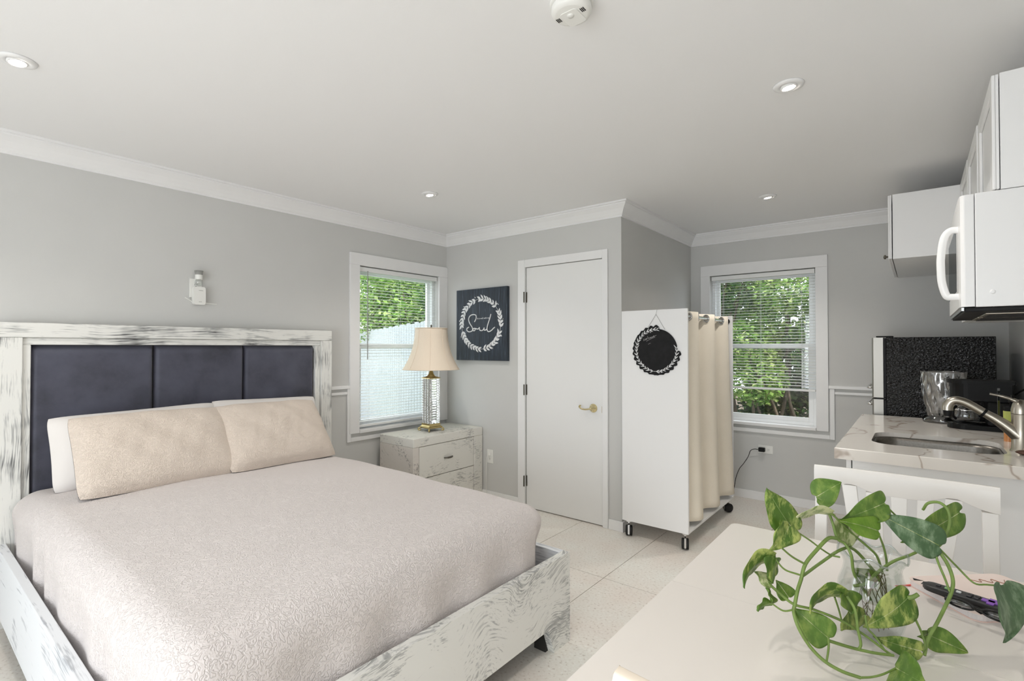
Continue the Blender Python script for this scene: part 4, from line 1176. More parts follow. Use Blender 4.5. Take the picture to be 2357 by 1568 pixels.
# ================================================================== dining table and chairs
TZ = .750
tb = thing('dining_table', 'glossy white dining table with a centre seam holding the plant', 'table', (3.52, 1.57, 0))
TX0, TX1, TY0, TY1, TS = 3.060, 3.990, .990, 2.132, 1.568
for a, b_ in ((TY0, TS-.0006), (TS+.0006, TY1)):
    near = a == TY0
    r = .024; pts_ = []
    for cx_, cy_, a0 in ((TX1-r, TY0+r, -90), (TX1-r, TY1-r, 0), (TX0+r, TY1-r, 90), (TX0+r, TY0+r, 180)):
        if near and a0 in (-90, 180) or (not near and a0 in (0, 90)):
            for i in range(6):
                an = radians(a0+90*i/5); pts_.append((cx_+r*cos(an), cy_+r*sin(an)))
        elif near:
            pts_.append((TX1, b_) if a0 == 0 else (TX0, b_))
        else:
            pts_.append((TX1, a) if a0 == -90 else (TX0, a))
    mb = MB(); mb.prism(pts_, 'z', TZ-.026, TZ); mb.build('table_top', M['table'], tb, .002)
Box('apron', M['chairpaint'], tb, TX0+.08, TX0+.10, TY0+.10, TY1-.10, TZ-.115, TZ-.0265)
Box('apron', M['chairpaint'], tb, TX1-.10, TX1-.08, TY0+.10, TY1-.10, TZ-.115, TZ-.0265)
Box('apron', M['chairpaint'], tb, TX0+.101, TX1-.101, TY0+.10, TY0+.12, TZ-.115, TZ-.0265)
Box('apron', M['chairpaint'], tb, TX0+.101, TX1-.101, TY1-.12, TY1-.10, TZ-.115, TZ-.0265)
for x in (TX0+.065, TX1-.065):
    for y in (TY0+.075, TY1-.075):
        MB().lathe([(.020, 0), (.026, .30), (.030, .62), (.032, TZ-.0270)], (x, y, 0), 20).build('leg', M['chairpaint'], tb)

def chair(label, loc, mat, flip):
    """local: x across, backrest at +y, sitter faces -y"""
    r = thing('dining_chair', label, 'chair', loc, 'white slat-back dining chairs')
    o = Vector(loc)
    def W(x, y, z): return o + Vector((x*flip, y*flip, z))
    hw = .245; topz = .935
    by = lambda z: .20 + .075*max(0, (z-.45)/.485)
    def bx(mb, x0, x1, y0, y1, z0, z1):
        p, q = W(x0, y0, z0), W(x1, y1, z1)
        return mb.box(min(p.x,q.x), max(p.x,q.x), min(p.y,q.y), max(p.y,q.y), z0, z1)
    # top rail: wavy lower edge, bowed slightly
    nx = 40
    def low(t):   # t -1..1
        a = abs(t)
        return .858 + .024*math.exp(-((a-.56)/.20)**2) - .004*a**6
    mb = MB(); vs = []
    for i in range(nx+1):
        t = -1+2*i/nx; x = t*hw
        bow = -.012*(1-t*t)*-1
        yb = by(.9) + bow
        for (dy, z) in ((-.013, low(t)), (.013, low(t)+.002), (.015, topz-.012), (.009, topz), (-.009, topz+.001), (-.015, topz-.014)):
            vs.append(W(x, yb+dy+.03*(z-.9), z))
    k = 6
    mb.add(vs, [(i*k+j, i*k+(j+1) % k, (i+1)*k+(j+1) % k, (i+1)*k+j) for i in range(nx) for j in range(k)], True)
    mb.add(vs[:k], [tuple(range(k))]); mb.add(vs[-k:], [tuple(range(k))[::-1]])
    mb.build('top_rail', mat, r, .003)
    def board(nm, a, b_, w0, w1, th, k_=8):
        """bent board from a to b (x,z), widths"""
        vs = []
        for i in range(k_+1):
            f = i/k_; x = a[0]+(b_[0]-a[0])*f; z = a[1]+(b_[1]-a[1])*f; w = w0+(w1-w0)*f
            yb = by(z) + .012*(1-(x/hw)**2)*max(0, (z-.5)/.4)
            vs += [W(x-w, yb-th, z), W(x+w, yb-th, z), W(x+w, yb+th, z), W(x-w, yb+th, z)]
        mb = MB(); mb.add(vs, [(i*4+j, i*4+(j+1) % 4, (i+1)*4+(j+1) % 4, (i+1)*4+j) for i in range(k_) for j in range(4)])
        mb.add(vs[:4], [(3,2,1,0)]); mb.add(vs[-4:], [(0,1,2,3)])
        mb.build(nm, mat, r, .002)
    for s in (-1, 1):
        board('back_post', (s*.222, .452), (s*.222, .856), .017, .019, .013)
        MB().tube([W(s*.215, .195, .0), W(s*.219, .19, .25), W(s*.222, .20, .4515)], [.017, .019, .020], 12).build('leg', mat, r)
        MB().tube([W(s*.205, -.195, .0), W(s*.205, -.19, .4215)], [.016, .021], 12).build('leg', mat, r)
    for f in (-1, -.5, 0, .5, 1):
        board('slat', (f*.085, .467), (f*.140, .860 + (.018 if abs(abs(f)-1) < .1 else .006*abs(f))), .013, .022, .006)
    # seat
    mb = MB(); n_ = 24
    def seat_pt(u, v):
        p, q = 2*u-1, 2*v-1
        w = .235 - .012*(q+1)/2
        dish = -.010*(1-p*p)*(1-q*q)
        return W(p*w, q*.215, .452 + dish)
    mb.grid(seat_pt, 12, 12)
    vs = [seat_pt(u, v) for u, v in [(i/12, 0) for i in range(12)] + [(1, i/12) for i in range(12)] + [(1-i/12, 1) for i in range(12)] + [(0, 1-i/12) for i in range(12)]]
    lo = [v - Vector((0,0,.030)) for v in vs]; L_ = len(vs)
    mb.add(vs+lo, [(i, L_+i, L_+(i+1) % L_, (i+1) % L_) for i in range(L_)]); mb.add(lo, [tuple(range(L_))])
    mb.build('seat', mat, r, weld=True)
    for z, y0, y1, x0, x1 in ((.20, -.19, .19, -.21, -.21), (.20, -.19, .19, .21, .21), (.16, 0, 0, -.205, .205)):
        MB().tube([W(x0, y0, z), W(x1, y1, z)], .009, 8).build('stretcher', mat, r)
    return r
chair('white slat-back chair between the table and the kitchen worktop', (3.518, 2.130, 0), M['chairpaint'], 1)
chair('cream white chair at the near side of the table, only its top corner showing', (3.498, 1.148, 0), M['chairwarm'], -1)

# ================================================================== vase with pothos
VC = (3.490, 1.600, TZ)
gv = thing('glass_vase', 'clear fluted glass vase on the dining table', 'vase', VC)
prof = [(.043, .0), (.047, .004), (.054, .020), (.063, .050), (.0655, .078), (.062, .104), (.054, .128), (.0515, .142), (.055, .156), (.063, .170)]
inner = [(r-.0025, max(h, .006)) for r, h in prof][::-1]
mb = MB()
def wav(th, s):
    return 1 + .012*sin(14*th)
mb.lathe(prof + inner, VC, 84, rfun=wav)
for i, v in enumerate(mb.v):
    h = v.z-TZ
    if h > .150:
        th = atan2(v.y-VC[1], v.x-VC[0]); v.z += .006*sin(7*th)*(h-.150)/.02
mb.build('vessel', M['clear'], gv)
MB().tube([(VC[0]+.0625*cos(2*pi*k/84), VC[1]+.0625*sin(2*pi*k/84), TZ+.1705+.006*sin(7*2*pi*k/84)) for k in range(84)], .0022, 6, closed=True).build('rim', glassy('rim_glass', (.9,.93,.92,1), .35), gv)
MB().lathe([(.060, .0905), (.060, .0915), (1e-5, .0915)], VC, 40).build('water_surface', M['water'], gv)

LEAVES=[((3.3964,1.5337,1.0391),(3.4387,1.5671,1.0709),(-0.0169,0.0117,0.0236),0.15,0.05,0),
((3.3701,1.4109,0.9991),(3.3339,1.3549,1.0870),(0.0187,0.0276,0.0113),0.12,0.04,1),
((3.3685,1.3838,1.0111),(3.3450,1.3401,0.9698),(0.0137,0.0240,-0.0174),0.25,0.1,1),
((3.4266,1.5070,1.0163),(3.3643,1.4190,1.0093),(-0.0040,0.0420,-0.0197),0.1,0.16,2),
((3.3467,1.3675,0.9476),(3.3002,1.2925,0.9112),(-0.0027,0.0367,-0.0259),0.2,0.22,1),
((3.3415,1.3641,0.8972),(3.3160,1.3433,0.9210),(0.0035,0.0155,0.0080),0.1,0.05,2),
((3.3492,1.3694,0.9468),(3.3426,1.3586,0.9009),(0.0067,0.0312,-0.0129),0.2,0.08,1),
((3.3633,1.4078,0.8604),(3.3417,1.4029,0.8902),(0.0123,0.0097,0.0087),0.15,0.06,0),
((3.3419,1.3522,0.8648),(3.3356,1.3466,0.8940),(-0.0006,0.0253,-0.0104),0.3,0.05,0),
((3.3412,1.3517,0.8631),(3.3243,1.3190,0.8572),(-0.0007,0.0124,-0.0124),0.3,0.1,0),
((3.4318,1.3995,0.8073),(3.3752,1.3919,0.8490),(0.0154,0.0120,0.0235),0.15,0.06,0),
((3.4584,1.4451,0.8780),(3.3986,1.3719,0.8650),(-0.0009,0.0382,-0.0288),0.2,0.24,1),
((3.4561,1.4496,0.8812),(3.4646,1.4571,0.8395),(0.0140,0.0369,-0.0055),0.15,0.06,0),
((3.4823,1.5165,0.8196),(3.4461,1.4493,0.8057),(0.0083,0.0199,-0.0246),0.12,0.06,1),
((3.5511,1.5322,0.8703),(3.4859,1.4553,0.8205),(0.0173,0.0143,-0.0314),0.12,0.08,1),
((3.5690,1.5290,0.7736),(3.4978,1.4909,0.7918),(0.0045,0.0033,0.0197),0.15,0.06,1),
((3.5344,1.4308,0.7750),(3.5790,1.3702,0.7925),(0.0125,0.0095,0.0324),0.15,0.06,0),
((3.5835,1.5852,0.7844),(3.6436,1.6080,0.7612),(-0.0082,-0.0062,-0.0229),0.12,0.05,0),
((3.5812,1.5962,0.7811),(3.5659,1.5711,0.7804),(0.0017,0.0016,-0.0105),0.1,0.05,0),
((3.6997,1.7022,0.8742),(3.7053,1.6571,0.7782),(0.0337,0.0655,-0.0099),0.25,0.14,3),
((3.6016,1.6739,0.9419),(3.4997,1.6298,0.9993),(0.0129,0.0097,0.0329),0.18,0.1,3),
((3.6402,1.7936,0.9885),(3.5404,1.6763,0.9307),(0.0113,0.0096,-0.0309),0.15,0.05,0),
((3.5089,1.6497,1.0189),(3.4393,1.5560,0.9923),(-0.0085,0.0055,0.0290),0.35,0.06,0),
((3.5001,1.5921,0.9725),(3.4405,1.5313,0.9979),(0.0027,0.0275,0.0165),0.15,0.06,4),
((3.4434,1.5722,0.9861),(3.4488,1.5775,0.9268),(0.0234,0.0316,-0.0050),0.15,0.04,2),
((3.4969,1.5979,0.8606),(3.4593,1.5609,0.8920),(0.0068,0.0052,0.0160),0.2,0.06,0),
]
STEMS=[(0.0030,[(3.4867,1.5968,0.8212),(3.4625,1.5508,0.8827),(3.4580,1.5336,0.9292),(3.4465,1.5369,0.9494),(3.4343,1.5269,0.9600),(3.4242,1.5311,0.9945),(3.4099,1.5319,1.0281),(3.3964,1.5337,1.0391)]),
(0.0036,[(3.4343,1.5269,0.9600),(3.4221,1.4915,0.9676),(3.4054,1.4528,0.9503),(3.3916,1.4164,0.9312),(3.3865,1.4000,0.9057),(3.3826,1.3844,0.8878),(3.3804,1.3702,0.8663),(3.3788,1.3691,0.8510),(3.3880,1.3641,0.8260),(3.4066,1.3666,0.7962),(3.4298,1.3663,0.7783),(3.4566,1.3687,0.7691),(3.4842,1.3780,0.7638)]),
(0.0020,[(3.4842,1.3780,0.7638),(3.5005,1.3910,0.7651),(3.5168,1.4040,0.7704),(3.5344,1.4308,0.7750)]),
(0.0032,[(3.4961,1.6162,0.8723),(3.4590,1.5986,0.9197),(3.4417,1.5332,0.9373),(3.4128,1.4720,0.9227),(3.3925,1.4175,0.9125),(3.3876,1.4008,0.9114)]),
(0.0020,[(3.3927,1.4173,0.9306),(3.3724,1.3880,0.9510),(3.3549,1.3607,0.9770)]),
(0.0018,[(3.4404,1.5068,0.9289),(3.4265,1.4956,0.9333),(3.4130,1.4717,0.9492),(3.3964,1.4453,0.9707),(3.3701,1.4109,0.9985)]),
(0.0018,[(3.3843,1.3981,0.9148),(3.3612,1.3794,0.9255),(3.3472,1.3678,0.9465)]),
(0.0026,[(3.3344,1.3584,0.9000),(3.3585,1.3652,0.8794),(3.3804,1.3702,0.8657),(3.4081,1.3925,0.8565),(3.4513,1.4274,0.8343),(3.4858,1.4554,0.8066),(3.5165,1.4675,0.7834),(3.5271,1.4762,0.7738)]),
(0.0018,[(3.3788,1.3690,0.8560),(3.3625,1.3560,0.8543),(3.3419,1.3522,0.8648)]),
(0.0022,[(3.4319,1.3995,0.8081),(3.4337,1.3884,0.7935),(3.4325,1.3685,0.7756)]),
(0.0028,[(3.4575,1.4444,0.8780),(3.4710,1.4428,0.8566),(3.4755,1.4405,0.8232),(3.4805,1.4386,0.7958),(3.4768,1.4358,0.7848)]),
(0.0030,[(3.4307,1.3987,0.8026),(3.4543,1.4176,0.7930),(3.4778,1.4366,0.7848),(3.5042,1.4449,0.7840),(3.5297,1.4654,0.7799)]),
(0.0018,[(3.4382,1.4419,0.8703),(3.4436,1.4466,0.8490),(3.4513,1.4274,0.8343)]),
(0.0020,[(3.4861,1.4615,0.8434),(3.4902,1.4587,0.8205),(3.5009,1.4676,0.8052),(3.5165,1.4675,0.7834)]),
(0.0022,[(3.5511,1.5322,0.8703),(3.5618,1.5415,0.8292),(3.5705,1.5488,0.8037),(3.5768,1.5414,0.7813),(3.5723,1.5316,0.7731)]),
(0.0032,[(3.4600,1.5492,0.8599),(3.4822,1.5539,0.8692),(3.5011,1.5687,0.8932),(3.5267,1.6017,0.9115),(3.5551,1.6370,0.9211),(3.5865,1.6747,0.9361),(3.5985,1.6844,0.9324)]),
(0.0034,[(3.5985,1.6844,0.9324),(3.6099,1.7061,0.9440),(3.6216,1.7277,0.9748),(3.6198,1.7386,1.0030),(3.6054,1.7397,1.0174),(3.5855,1.7367,1.0127),(3.5766,1.7427,0.9950)]),
(0.0024,[(3.5937,1.6805,0.9324),(3.6001,1.6604,0.9100),(3.6109,1.6439,0.8828),(3.6172,1.6364,0.8623)]),
(0.0036,[(3.5997,1.6854,0.9309),(3.6166,1.6737,0.9040),(3.6236,1.6541,0.8798),(3.6194,1.6383,0.8579),(3.6096,1.6180,0.8365),(3.5952,1.5812,0.8124),(3.5814,1.5578,0.7867),(3.5755,1.5343,0.7647)]),
(0.0020,[(3.6021,1.6873,0.9324),(3.6338,1.7004,0.8935),(3.6581,1.6947,0.8707),(3.6782,1.6979,0.8718),(3.7001,1.7026,0.8742)]),
(0.0024,[(3.5144,1.6308,0.8785),(3.5134,1.6296,0.9035),(3.5087,1.6254,0.9315),(3.5001,1.5921,0.9725)]),
(0.0026,[(3.5070,1.6250,0.8723),(3.4988,1.6178,0.9066),(3.4868,1.6079,0.9253),(3.4530,1.5803,0.9627),(3.4257,1.5192,1.0125)]),
(0.0020,[(3.5089,1.6497,1.0189),(3.5256,1.6634,0.9967),(3.5576,1.6768,0.9622),(3.5865,1.6747,0.9361)]),
(0.0045,[(3.5511,1.5322,0.8695),(3.5589,1.5320,0.8728),(3.5671,1.5320,0.8809)]),
]

pl = thing('pothos_plant', 'trailing green pothos cutting growing out of the glass vase', 'plant', (VC[0], VC[1], TZ+.03))
for rad, pts_ in STEMS:
    c_ = catmull(pts_, 5)
    st = MB().tube(c_, [rad*(1.05-.2*i/len(c_)) for i in range(len(c_))], 7).build('stem', M['stem'], pl)
WPROF = [(-.10, .30, -.10), (-.06, .62, -.06), (.03, .86, .0), (.14, .99, .10), (.28, 1.0, .26), (.44, .90, .43), (.60, .70, .60), (.76, .44, .76), (.88, .21, .88), (.95, .09, .95), (1.0, .012, 1.0)]
def leaf(B, T, S_, fold, curl, kind):
    B, T, S_ = Vector(B), Vector(T), Vector(S_)
    L_ = T-B; Nn = L_.cross(S_).normalized(); ln = L_.length
    if Nn.dot(Vector((0,0,1))) < 0: Nn = -Nn
    cols = [-1, -.66, -.33, 0, .33, .66, 1]
    vs = []
    for t, w, tm in WPROF:
        for q in cols:
            tt = (tm if abs(q) > .5 else max(t, 0)*abs(q)*2 + max(t, 0)*(1-abs(q)*2) if t < 0 else t)
            if t < 0: tt = t*abs(q)**1.0
            p = B + L_*tt + S_*(w*q)
            k = max(0, min(1, tt))
            p += Nn*(curl*ln*4*k*(1-k)*.6 - curl*ln*.5*k*k + fold*S_.length*abs(q)*w*(.8) + .004*sin(9*tt+6*q)*abs(q))
            vs.append(p)
    nc = len(cols); fs = [(i*nc+j, i*nc+j+1, (i+1)*nc+j+1, (i+1)*nc+j) for i in range(len(WPROF)-1) for j in range(nc-1)]
    mb = MB(); mb.add(vs, fs, True)
    o = mb.build('leaf', LEAFM[kind], pl)
    ss = o.modifiers.new('smooth', 'SUBSURF'); ss.levels = 1; ss.render_levels = 1
    so = o.modifiers.new('thickness', 'SOLIDIFY'); so.thickness = .0006
    mr = MB().tube([vs[i*nc+3] + Nn*.0004 for i in range(1, len(WPROF))], [.0012*(1-.09*i) for i in range(len(WPROF)-1)], 5)
    mr.build('midrib', LEAFM[2], o)
for a in LEAVES: leaf(*a)
rnd = random.Random(11)
for k in range(16):
    x, y = VC[0]+rnd.uniform(-.012, .022), VC[1]+rnd.uniform(-.015, .015)
    pts_ = [(x, y, TZ+.13)]
    for j in range(5):
        x = min(VC[0]+.042, max(VC[0]-.042, x+rnd.uniform(-.014, .014))); y = min(VC[1]+.035, max(VC[1]-.035, y+rnd.uniform(-.014, .014)))
        pts_.append((x, y, TZ+.115-.024*j+rnd.uniform(-.006, .006)))
    MB().tube(catmull(pts_, 4), .0009, 5).build('root', M['root'], pl)

# ================================================================== notebook, remote, pen, glasses
e2 = Vector((.735, .678, 0)); e1 = Vector((.678, -.735, 0)); A0 = Vector((3.540, 1.930, TZ))
def Q(a, b_, z): return A0 + e1*a + e2*b_ + Vector((0, 0, z))
nb = thing('notebook', 'pink and white striped notebook lying on the table under the remote', 'notebook', Q(.09, .13, 0))
out = rounded_rect(0, .190, 0, .260, .022, 5)
def slabQ(nm, z0, z1, mat, sh=0):
    mb = MB(); n_ = len(out)
    vs = [Q(a*(1-sh)+.095*sh, b_*(1-sh)+.13*sh, z0) for a, b_ in out] + [Q(a*(1-sh)+.095*sh, b_*(1-sh)+.13*sh, z1) for a, b_ in out]
    mb.add(vs, [tuple(range(n_))[::-1], tuple(range(n_, 2*n_))] + [(i, (i+1) % n_, n_+(i+1) % n_, n_+i) for i in range(n_)])
    return mb.build(nm, mat, nb)
pink = plain('pink_cover', srgb(240,212,204), .35); page = plain('paper_edge', srgb(232,226,226), .8, noise=.05, nscale=300)
slabQ('back_cover', 0, .0022, pink); slabQ('pages', .0023, .0158, page, .012); slabQ('front_cover', .0159, .0182, plain('blush_cover', srgb(244,226,218), .35))
for i in range(9):
    mb = MB(); b0 = .010 + .021*i
    vs = [Q(a, b_, .0186) for a, b_ in ((.135, b0+.012), (.188, b0), (.188, b0+.009), (.135, b0+.021))]
    mb.add(vs, [(0,1,2,3)]); mb.add([v - Vector((0,0,.0004)) for v in vs], [(3,2,1,0)])
    mb.build('printed_stripe', M['black'] if i % 2 == 0 else M['chalkline'], nb)
mb = MB()
for i in range(4):
    vs = [Q(.010 + .02*i, .012 + .012*(i % 2), .0187), Q(.022+.02*i, .004, .0187), Q(.028+.02*i, .026, .0187)]
    mb.add(vs, [(0,1,2)])
mb.build('printed_leaves', M['black'], nb)
mb = MB(); mb.tube(catmull([Q(.030, .150, .0188), Q(.045, .165, .0188), Q(.030, .175, .0188), Q(.05, .19, .0188), Q(.032, .205, .0188), Q(.055, .215, .0188), Q(.038, .235, .0188)]), .0009, 4); mb.build('printed_scroll', plain('copper_print', srgb(176,120,92), .3, .6), nb)
def rib(u, v):
    p = Q(.010 + .006*v, .010 - .048*u, .0012)
    return p + Vector((0, 0, -.0006*u + .0012 - .0012*u + .0004))
mb = MB().grid(rib, 6, 1); o = mb.build('ribbon', plain('red_ribbon', srgb(226,84,72), .6), nb); o.modifiers.new('thickness', 'SOLIDIFY').thickness = .0006
# remote
rm = thing('remote_control', 'black remote control with purple arrow pad lying on the notebook', 'remote', (3.66, 1.845, TZ+.019))
ra = Vector((3.576, 1.872, 0)); rd = Vector((.957, -.29, 0)).normalized(); rs = Vector((-rd.y, rd.x, 0))
def RM(a, b_, z): return Vector((ra.x, ra.y, TZ)) + rd*a + rs*b_ + Vector((0, 0, z))
ln, hw = .168, .021; mb = MB(); nx = 24; vs = []
for i in range(nx+1):
    t = i/nx; a = ln*t
    e = min(t, 1-t)*ln; w = hw*sqrt(max(.02, 1-max(0, 1-e/.020)**2))
    bot = .0192 + .004*(2*t-1)**2
    for k in range(12):
        th = 2*pi*k/12
        yy = w*max(-1, min(1, 1.25*cos(th))); zz = sin(th)
        vs.append(RM(a, yy, (.034 if zz > 0 else bot + .0065) + (.0025*zz if zz > 0 else .0065*zz)))
mb.add(vs, [(i*12+k, i*12+(k+1) % 12, (i+1)*12+(k+1) % 12, (i+1)*12+k) for i in range(nx) for k in range(12)], True); mb.add(vs[:12], [tuple(range(12))[::-1]]); mb.add(vs[-12:], [tuple(range(12))])
mb.build('body', plain('remote_shell', srgb(40,41,42), .45), rm)
def button(a, b_, ha, hb, mat, nm='button', z=.0375):
    mb = MB(); mb.obox(RM(a, b_, z), rd, rs, (0,0,1), ha, hb, .0018); mb.build(nm, mat, rm, .001)
btn = plain('remote_button', srgb(52,52,56), .5)
button(.030, .002, .0045, .004, btn); button(.047, .001, .005, .0045, plain('green_button', srgb(150,196,140), .5)); button(.068, .0, .0045, .004, M['chalkline'])
for da in (0, .013):
    for db in (-.006, .007): button(.088+da, db, .0045, .0045, btn)
pur = plain('purple_pad', srgb(142,92,190), .4)
button(.126, 0, .017, .0065, pur, 'arrow_pad'); button(.126, 0, .0065, .017, pur, 'arrow_pad')
# folded eyeglasses
eg = thing('eyeglasses', 'folded black eyeglasses lying on the notebook beside the remote', 'eyeglasses', (3.655, 1.812, TZ+.019))
ga = Vector((3.612, 1.808, TZ+.0195)); gd = Vector((.93, -.36, 0)).normalized(); gs = Vector((-gd.y, gd.x, 0))
def G(a, b_, z): return ga + gd*a + gs*b_ + Vector((0, 0, z))
mb = MB()
for c0 in (.030, .095):
    mb.tube([G(c0+.026*cos(2*pi*k/28), .0, .0125+.0085*sin(2*pi*k/28)) for k in range(28)], .0024, 8, closed=True)
mb.tube([G(.056, 0, .015), G(.0625, 0, .017), G(.069, 0, .015)], .0022, 8)
mb.build('front_frame', M['blackgloss'], eg)
mb = MB()
for c0 in (.030, .095):
    mb.lathe([(1e-5, 0), (.0245, .0), (.0245, .001), (1e-5, .001)], G(c0, 0, .0125), 24, gs)
mb.v = [Vector((v.x, v.y, TZ+.0195+.0125+(v.z-(TZ+.0195+.0125))*.32)) for v in mb.v]
mb.build('lenses', M['smoke'], eg)
for s, y in ((.004, .004), (.120, .008)):
    MB().tube([G(s, 0, .015), G(s, y, .015), G(.062, y+.001, .010), G(.122 if s < .06 else .002, y+.002, .005)], .002, 6).build('temple', M['blackgloss'], eg)

# ================================================================== outdoors
GZ = -.25
g = MB().box(-14, 12, 5.32, 18, GZ-.05, GZ).build('ground', M['soil']); struct(g)
g = MB().box(-14, 12, -12, -2.13, GZ-.05, GZ).build('ground', M['paving']); struct(g)
g = MB().box(-14, -.14, -2.129, 5.319, GZ-.05, GZ).build('ground', M['grass']); struct(g)
# white board fence beyond the side window
fn = thing('board_fence', 'white vertical board fence outside the lamp window', 'fence', (-2.8, 5.1, GZ))
fd = Vector((-.90, .44, 0)).normalized(); fn_ = Vector((fd.y, -fd.x, 0)); f0 = Vector((-.45, 4.02, 0)); fnn = -fn_
bw = .142; me0 = None
for k in range(48):
    ctr = f0 + fd*(bw*(k+.5)) + Vector((0, 0, (GZ+.03+1.665)/2))
    if me0 is None:
        mb = MB(); mb.obox(ctr, fd, fnn, (0,0,1), bw/2-.007, .010, (1.665-GZ-.03)/2)
        b0 = mb.build('board', M['fence'], fn); me0 = b0; c0 = ctr
    else:
        o = me0.copy(); COL.objects.link(o); o.parent = fn; o.location = ctr-c0 + Vector((0, 0, .012*sin(k*2.3)))
for k in range(47):
    o = me0.copy(); COL.objects.link(o); o.parent = fn; o.location = fd*(bw*(k+.5)) - fnn*.022 - Vector((0, 0, .02))
for z in (.15, .80, 1.45):
    mb = MB(); mb.obox(f0 + fd*3.4 + fn_*-.03*0 + fnn*-.054 + Vector((0,0,z)), fd, fnn, (0,0,1), 3.4, .020, .045); mb.build('rail', M['fence'], fn)
for k in range(4):
    mb = MB(); mb.obox(f0 + fd*(.1+2.2*k) + fnn*-.122 + Vector((0,0,(GZ+1.6)/2)), fd, fnn, (0,0,1), .045, .045, (1.6-GZ)/2); mb.build('post', M['fence'], fn)

def leafcloud(blobs, count, size, seed, droop=.2):
    rnd = random.Random(seed); vs = []; fs = []
    tot = sum(b_[3]*b_[4]*b_[5] for b_ in blobs)
    for (x, y, z, rx, ry, rz) in blobs:
        nb_ = max(40, int(count*rx*ry*rz/tot))
        for _ in range(nb_):
            while True:
                a, b_, c_ = rnd.uniform(-1,1), rnd.uniform(-1,1), rnd.uniform(-1,1)
                d2 = a*a+b_*b_+c_*c_
                if d2 <= 1 and rnd.random() < .25+.75*d2: break
            p = Vector((x+a*rx, y+b_*ry, z+c_*rz))
            th = rnd.uniform(0, 2*pi); el = rnd.gauss(-droop, .5); s = size*rnd.uniform(.6, 1.35)
            d = Vector((cos(th)*cos(el), sin(th)*cos(el), sin(el)))
            up = Vector((rnd.gauss(0,.45), rnd.gauss(0,.45), 1))
            sd_ = d.cross(up).normalized()*s*.32; n_ = len(vs)
            nn_ = sd_.cross(d).normalized()*s*.06
            vs += [p - d*s*.5, p + sd_ + nn_, p + d*s*.5, p - sd_ + nn_]
            fs += [(n_, n_+1, n_+2), (n_, n_+2, n_+3)]
    return vs, fs
def shrub(name, label, cat, base, blobs, count, size, mat, seed, group, stems=6, trunk_r=.03, top=1.4):
    r = thing(name, label, cat, base, group)
    vs, fs = leafcloud(blobs, count, size, seed)
    mb = MB(); mb.v = vs; mb.f = [list(f) for f in fs]; mb.sm = [False]*len(fs)
    o = mb.build('foliage', mat, r); o['kind'] = 'stuff'
    rnd = random.Random(seed+50)
    for k in range(stems):
        b_ = Vector(base) + Vector((rnd.uniform(-.35,.35), rnd.uniform(-.2,.2), 0))
        t_ = rnd.choice(blobs); tgt = Vector(t_[:3]) + Vector((rnd.uniform(-.4,.4)*t_[3], rnd.uniform(-.3,.3)*t_[4], rnd.uniform(-.2,.5)*t_[5]))
        mid = (b_+tgt)/2 + Vector((rnd.uniform(-.2,.2), rnd.uniform(-.15,.15), rnd.uniform(-.1,.2)))
        path = catmull([b_, (b_+mid)/2 + Vector((rnd.uniform(-.08,.08), 0, 0)), mid, tgt], 4)
        MB().tube(path, [trunk_r*(1-.75*i/len(path)) for i in range(len(path))], 6).build('branch', M['bark'], r)
    return r
rb = random.Random(9)
def hedge_blobs(x, y, w, z0, z1, n_):
    return [(x+rb.uniform(-w, w)*.6, y+rb.uniform(-.35, .35), z0+(z1-z0)*(k+.5)/n_, rb.uniform(.45,.7)*w, rb.uniform(.4,.6), (z1-z0)/n_*.95) for k in range(n_)]
shrub('garden_shrub', 'tall leafy shrub outside the back window, behind the curtain', 'shrub', (.55, 7.6, GZ), hedge_blobs(.55, 7.6, .8, .75, 3.4, 6), 12000, .062, M['fol_bright'], 1, 'shrubs outside the back window')
shrub('garden_shrub', 'tall leafy shrub outside the back window, left of its middle', 'shrub', (1.45, 7.5, GZ), hedge_blobs(1.45, 7.5, .8, .70, 3.3, 6), 13000, .062, M['fol_deep'], 2, 'shrubs outside the back window')
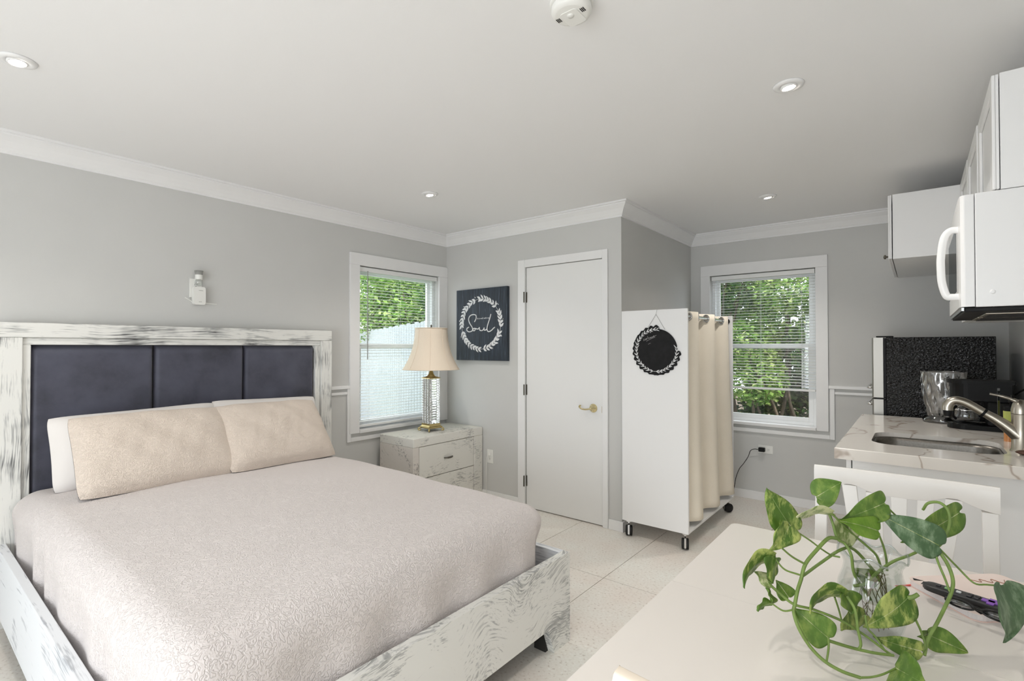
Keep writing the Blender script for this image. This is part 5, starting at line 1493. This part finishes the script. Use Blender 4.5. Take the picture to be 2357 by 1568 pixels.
shrub('garden_shrub', 'tall leafy shrub outside the back window, near its middle', 'shrub', (2.30, 7.3, GZ), hedge_blobs(2.30, 7.3, .75, .80, 3.0, 6), 12000, .062, M['fol_bright'], 3, 'shrubs outside the back window')
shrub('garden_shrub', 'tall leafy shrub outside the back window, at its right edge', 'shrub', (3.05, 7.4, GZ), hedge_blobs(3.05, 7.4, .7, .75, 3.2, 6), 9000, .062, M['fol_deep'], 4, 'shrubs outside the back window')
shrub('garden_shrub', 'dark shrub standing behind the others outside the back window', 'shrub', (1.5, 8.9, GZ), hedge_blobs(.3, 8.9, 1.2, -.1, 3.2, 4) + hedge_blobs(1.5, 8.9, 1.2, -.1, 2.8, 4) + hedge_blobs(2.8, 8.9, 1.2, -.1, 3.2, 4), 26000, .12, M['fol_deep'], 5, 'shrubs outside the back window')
shrub('low_plant', 'low bright leafy plant on the ground below the back window', 'plant', (2.05, 6.45, GZ), [(2.05, 6.45, .28, .38, .25, .20), (2.25, 6.4, .40, .25, .2, .18), (1.85, 6.5, .22, .25, .2, .15)], 500, .13, M['fol_bright'], 6, 'low plants outside', 5, .012)
# trees beyond the fence
def crown(x, y, z, r, n_): return [(x+rb.uniform(-r, r)*.7, y+rb.uniform(-r, r)*.6, z+rb.uniform(-r, r)*.8, r*rb.uniform(.45,.7), r*rb.uniform(.45,.7), r*rb.uniform(.4,.65)) for _ in range(n_)]
def tree(label, x, y, z, r, mat, seed, count, size):
    t = shrub('garden_tree', label, 'tree', (x, y, GZ), crown(x, y, z, r, 9), count, size, mat, seed, 'trees beyond the white fence', 7, .06)
    return t
tree('bright leafy tree beyond the fence, at the left of the lamp window', -5.3, 7.0, 2.2, 1.35, M['fol_bright'], 21, 8000, .10)
tree('bright leafy tree beyond the fence, in the middle of the lamp window', -3.6, 6.9, 2.3, 1.25, M['fol_bright'], 22, 9000, .10)
tree('green leafy tree beyond the fence, at the right of the lamp window', -2.3, 6.7, 2.5, 1.2, M['fol_deep'], 23, 7000, .10)
tree('deep green tree far behind the white fence', -6.3, 9.6, 2.6, 2.0, M['fol_deep'], 24, 5000, .16)
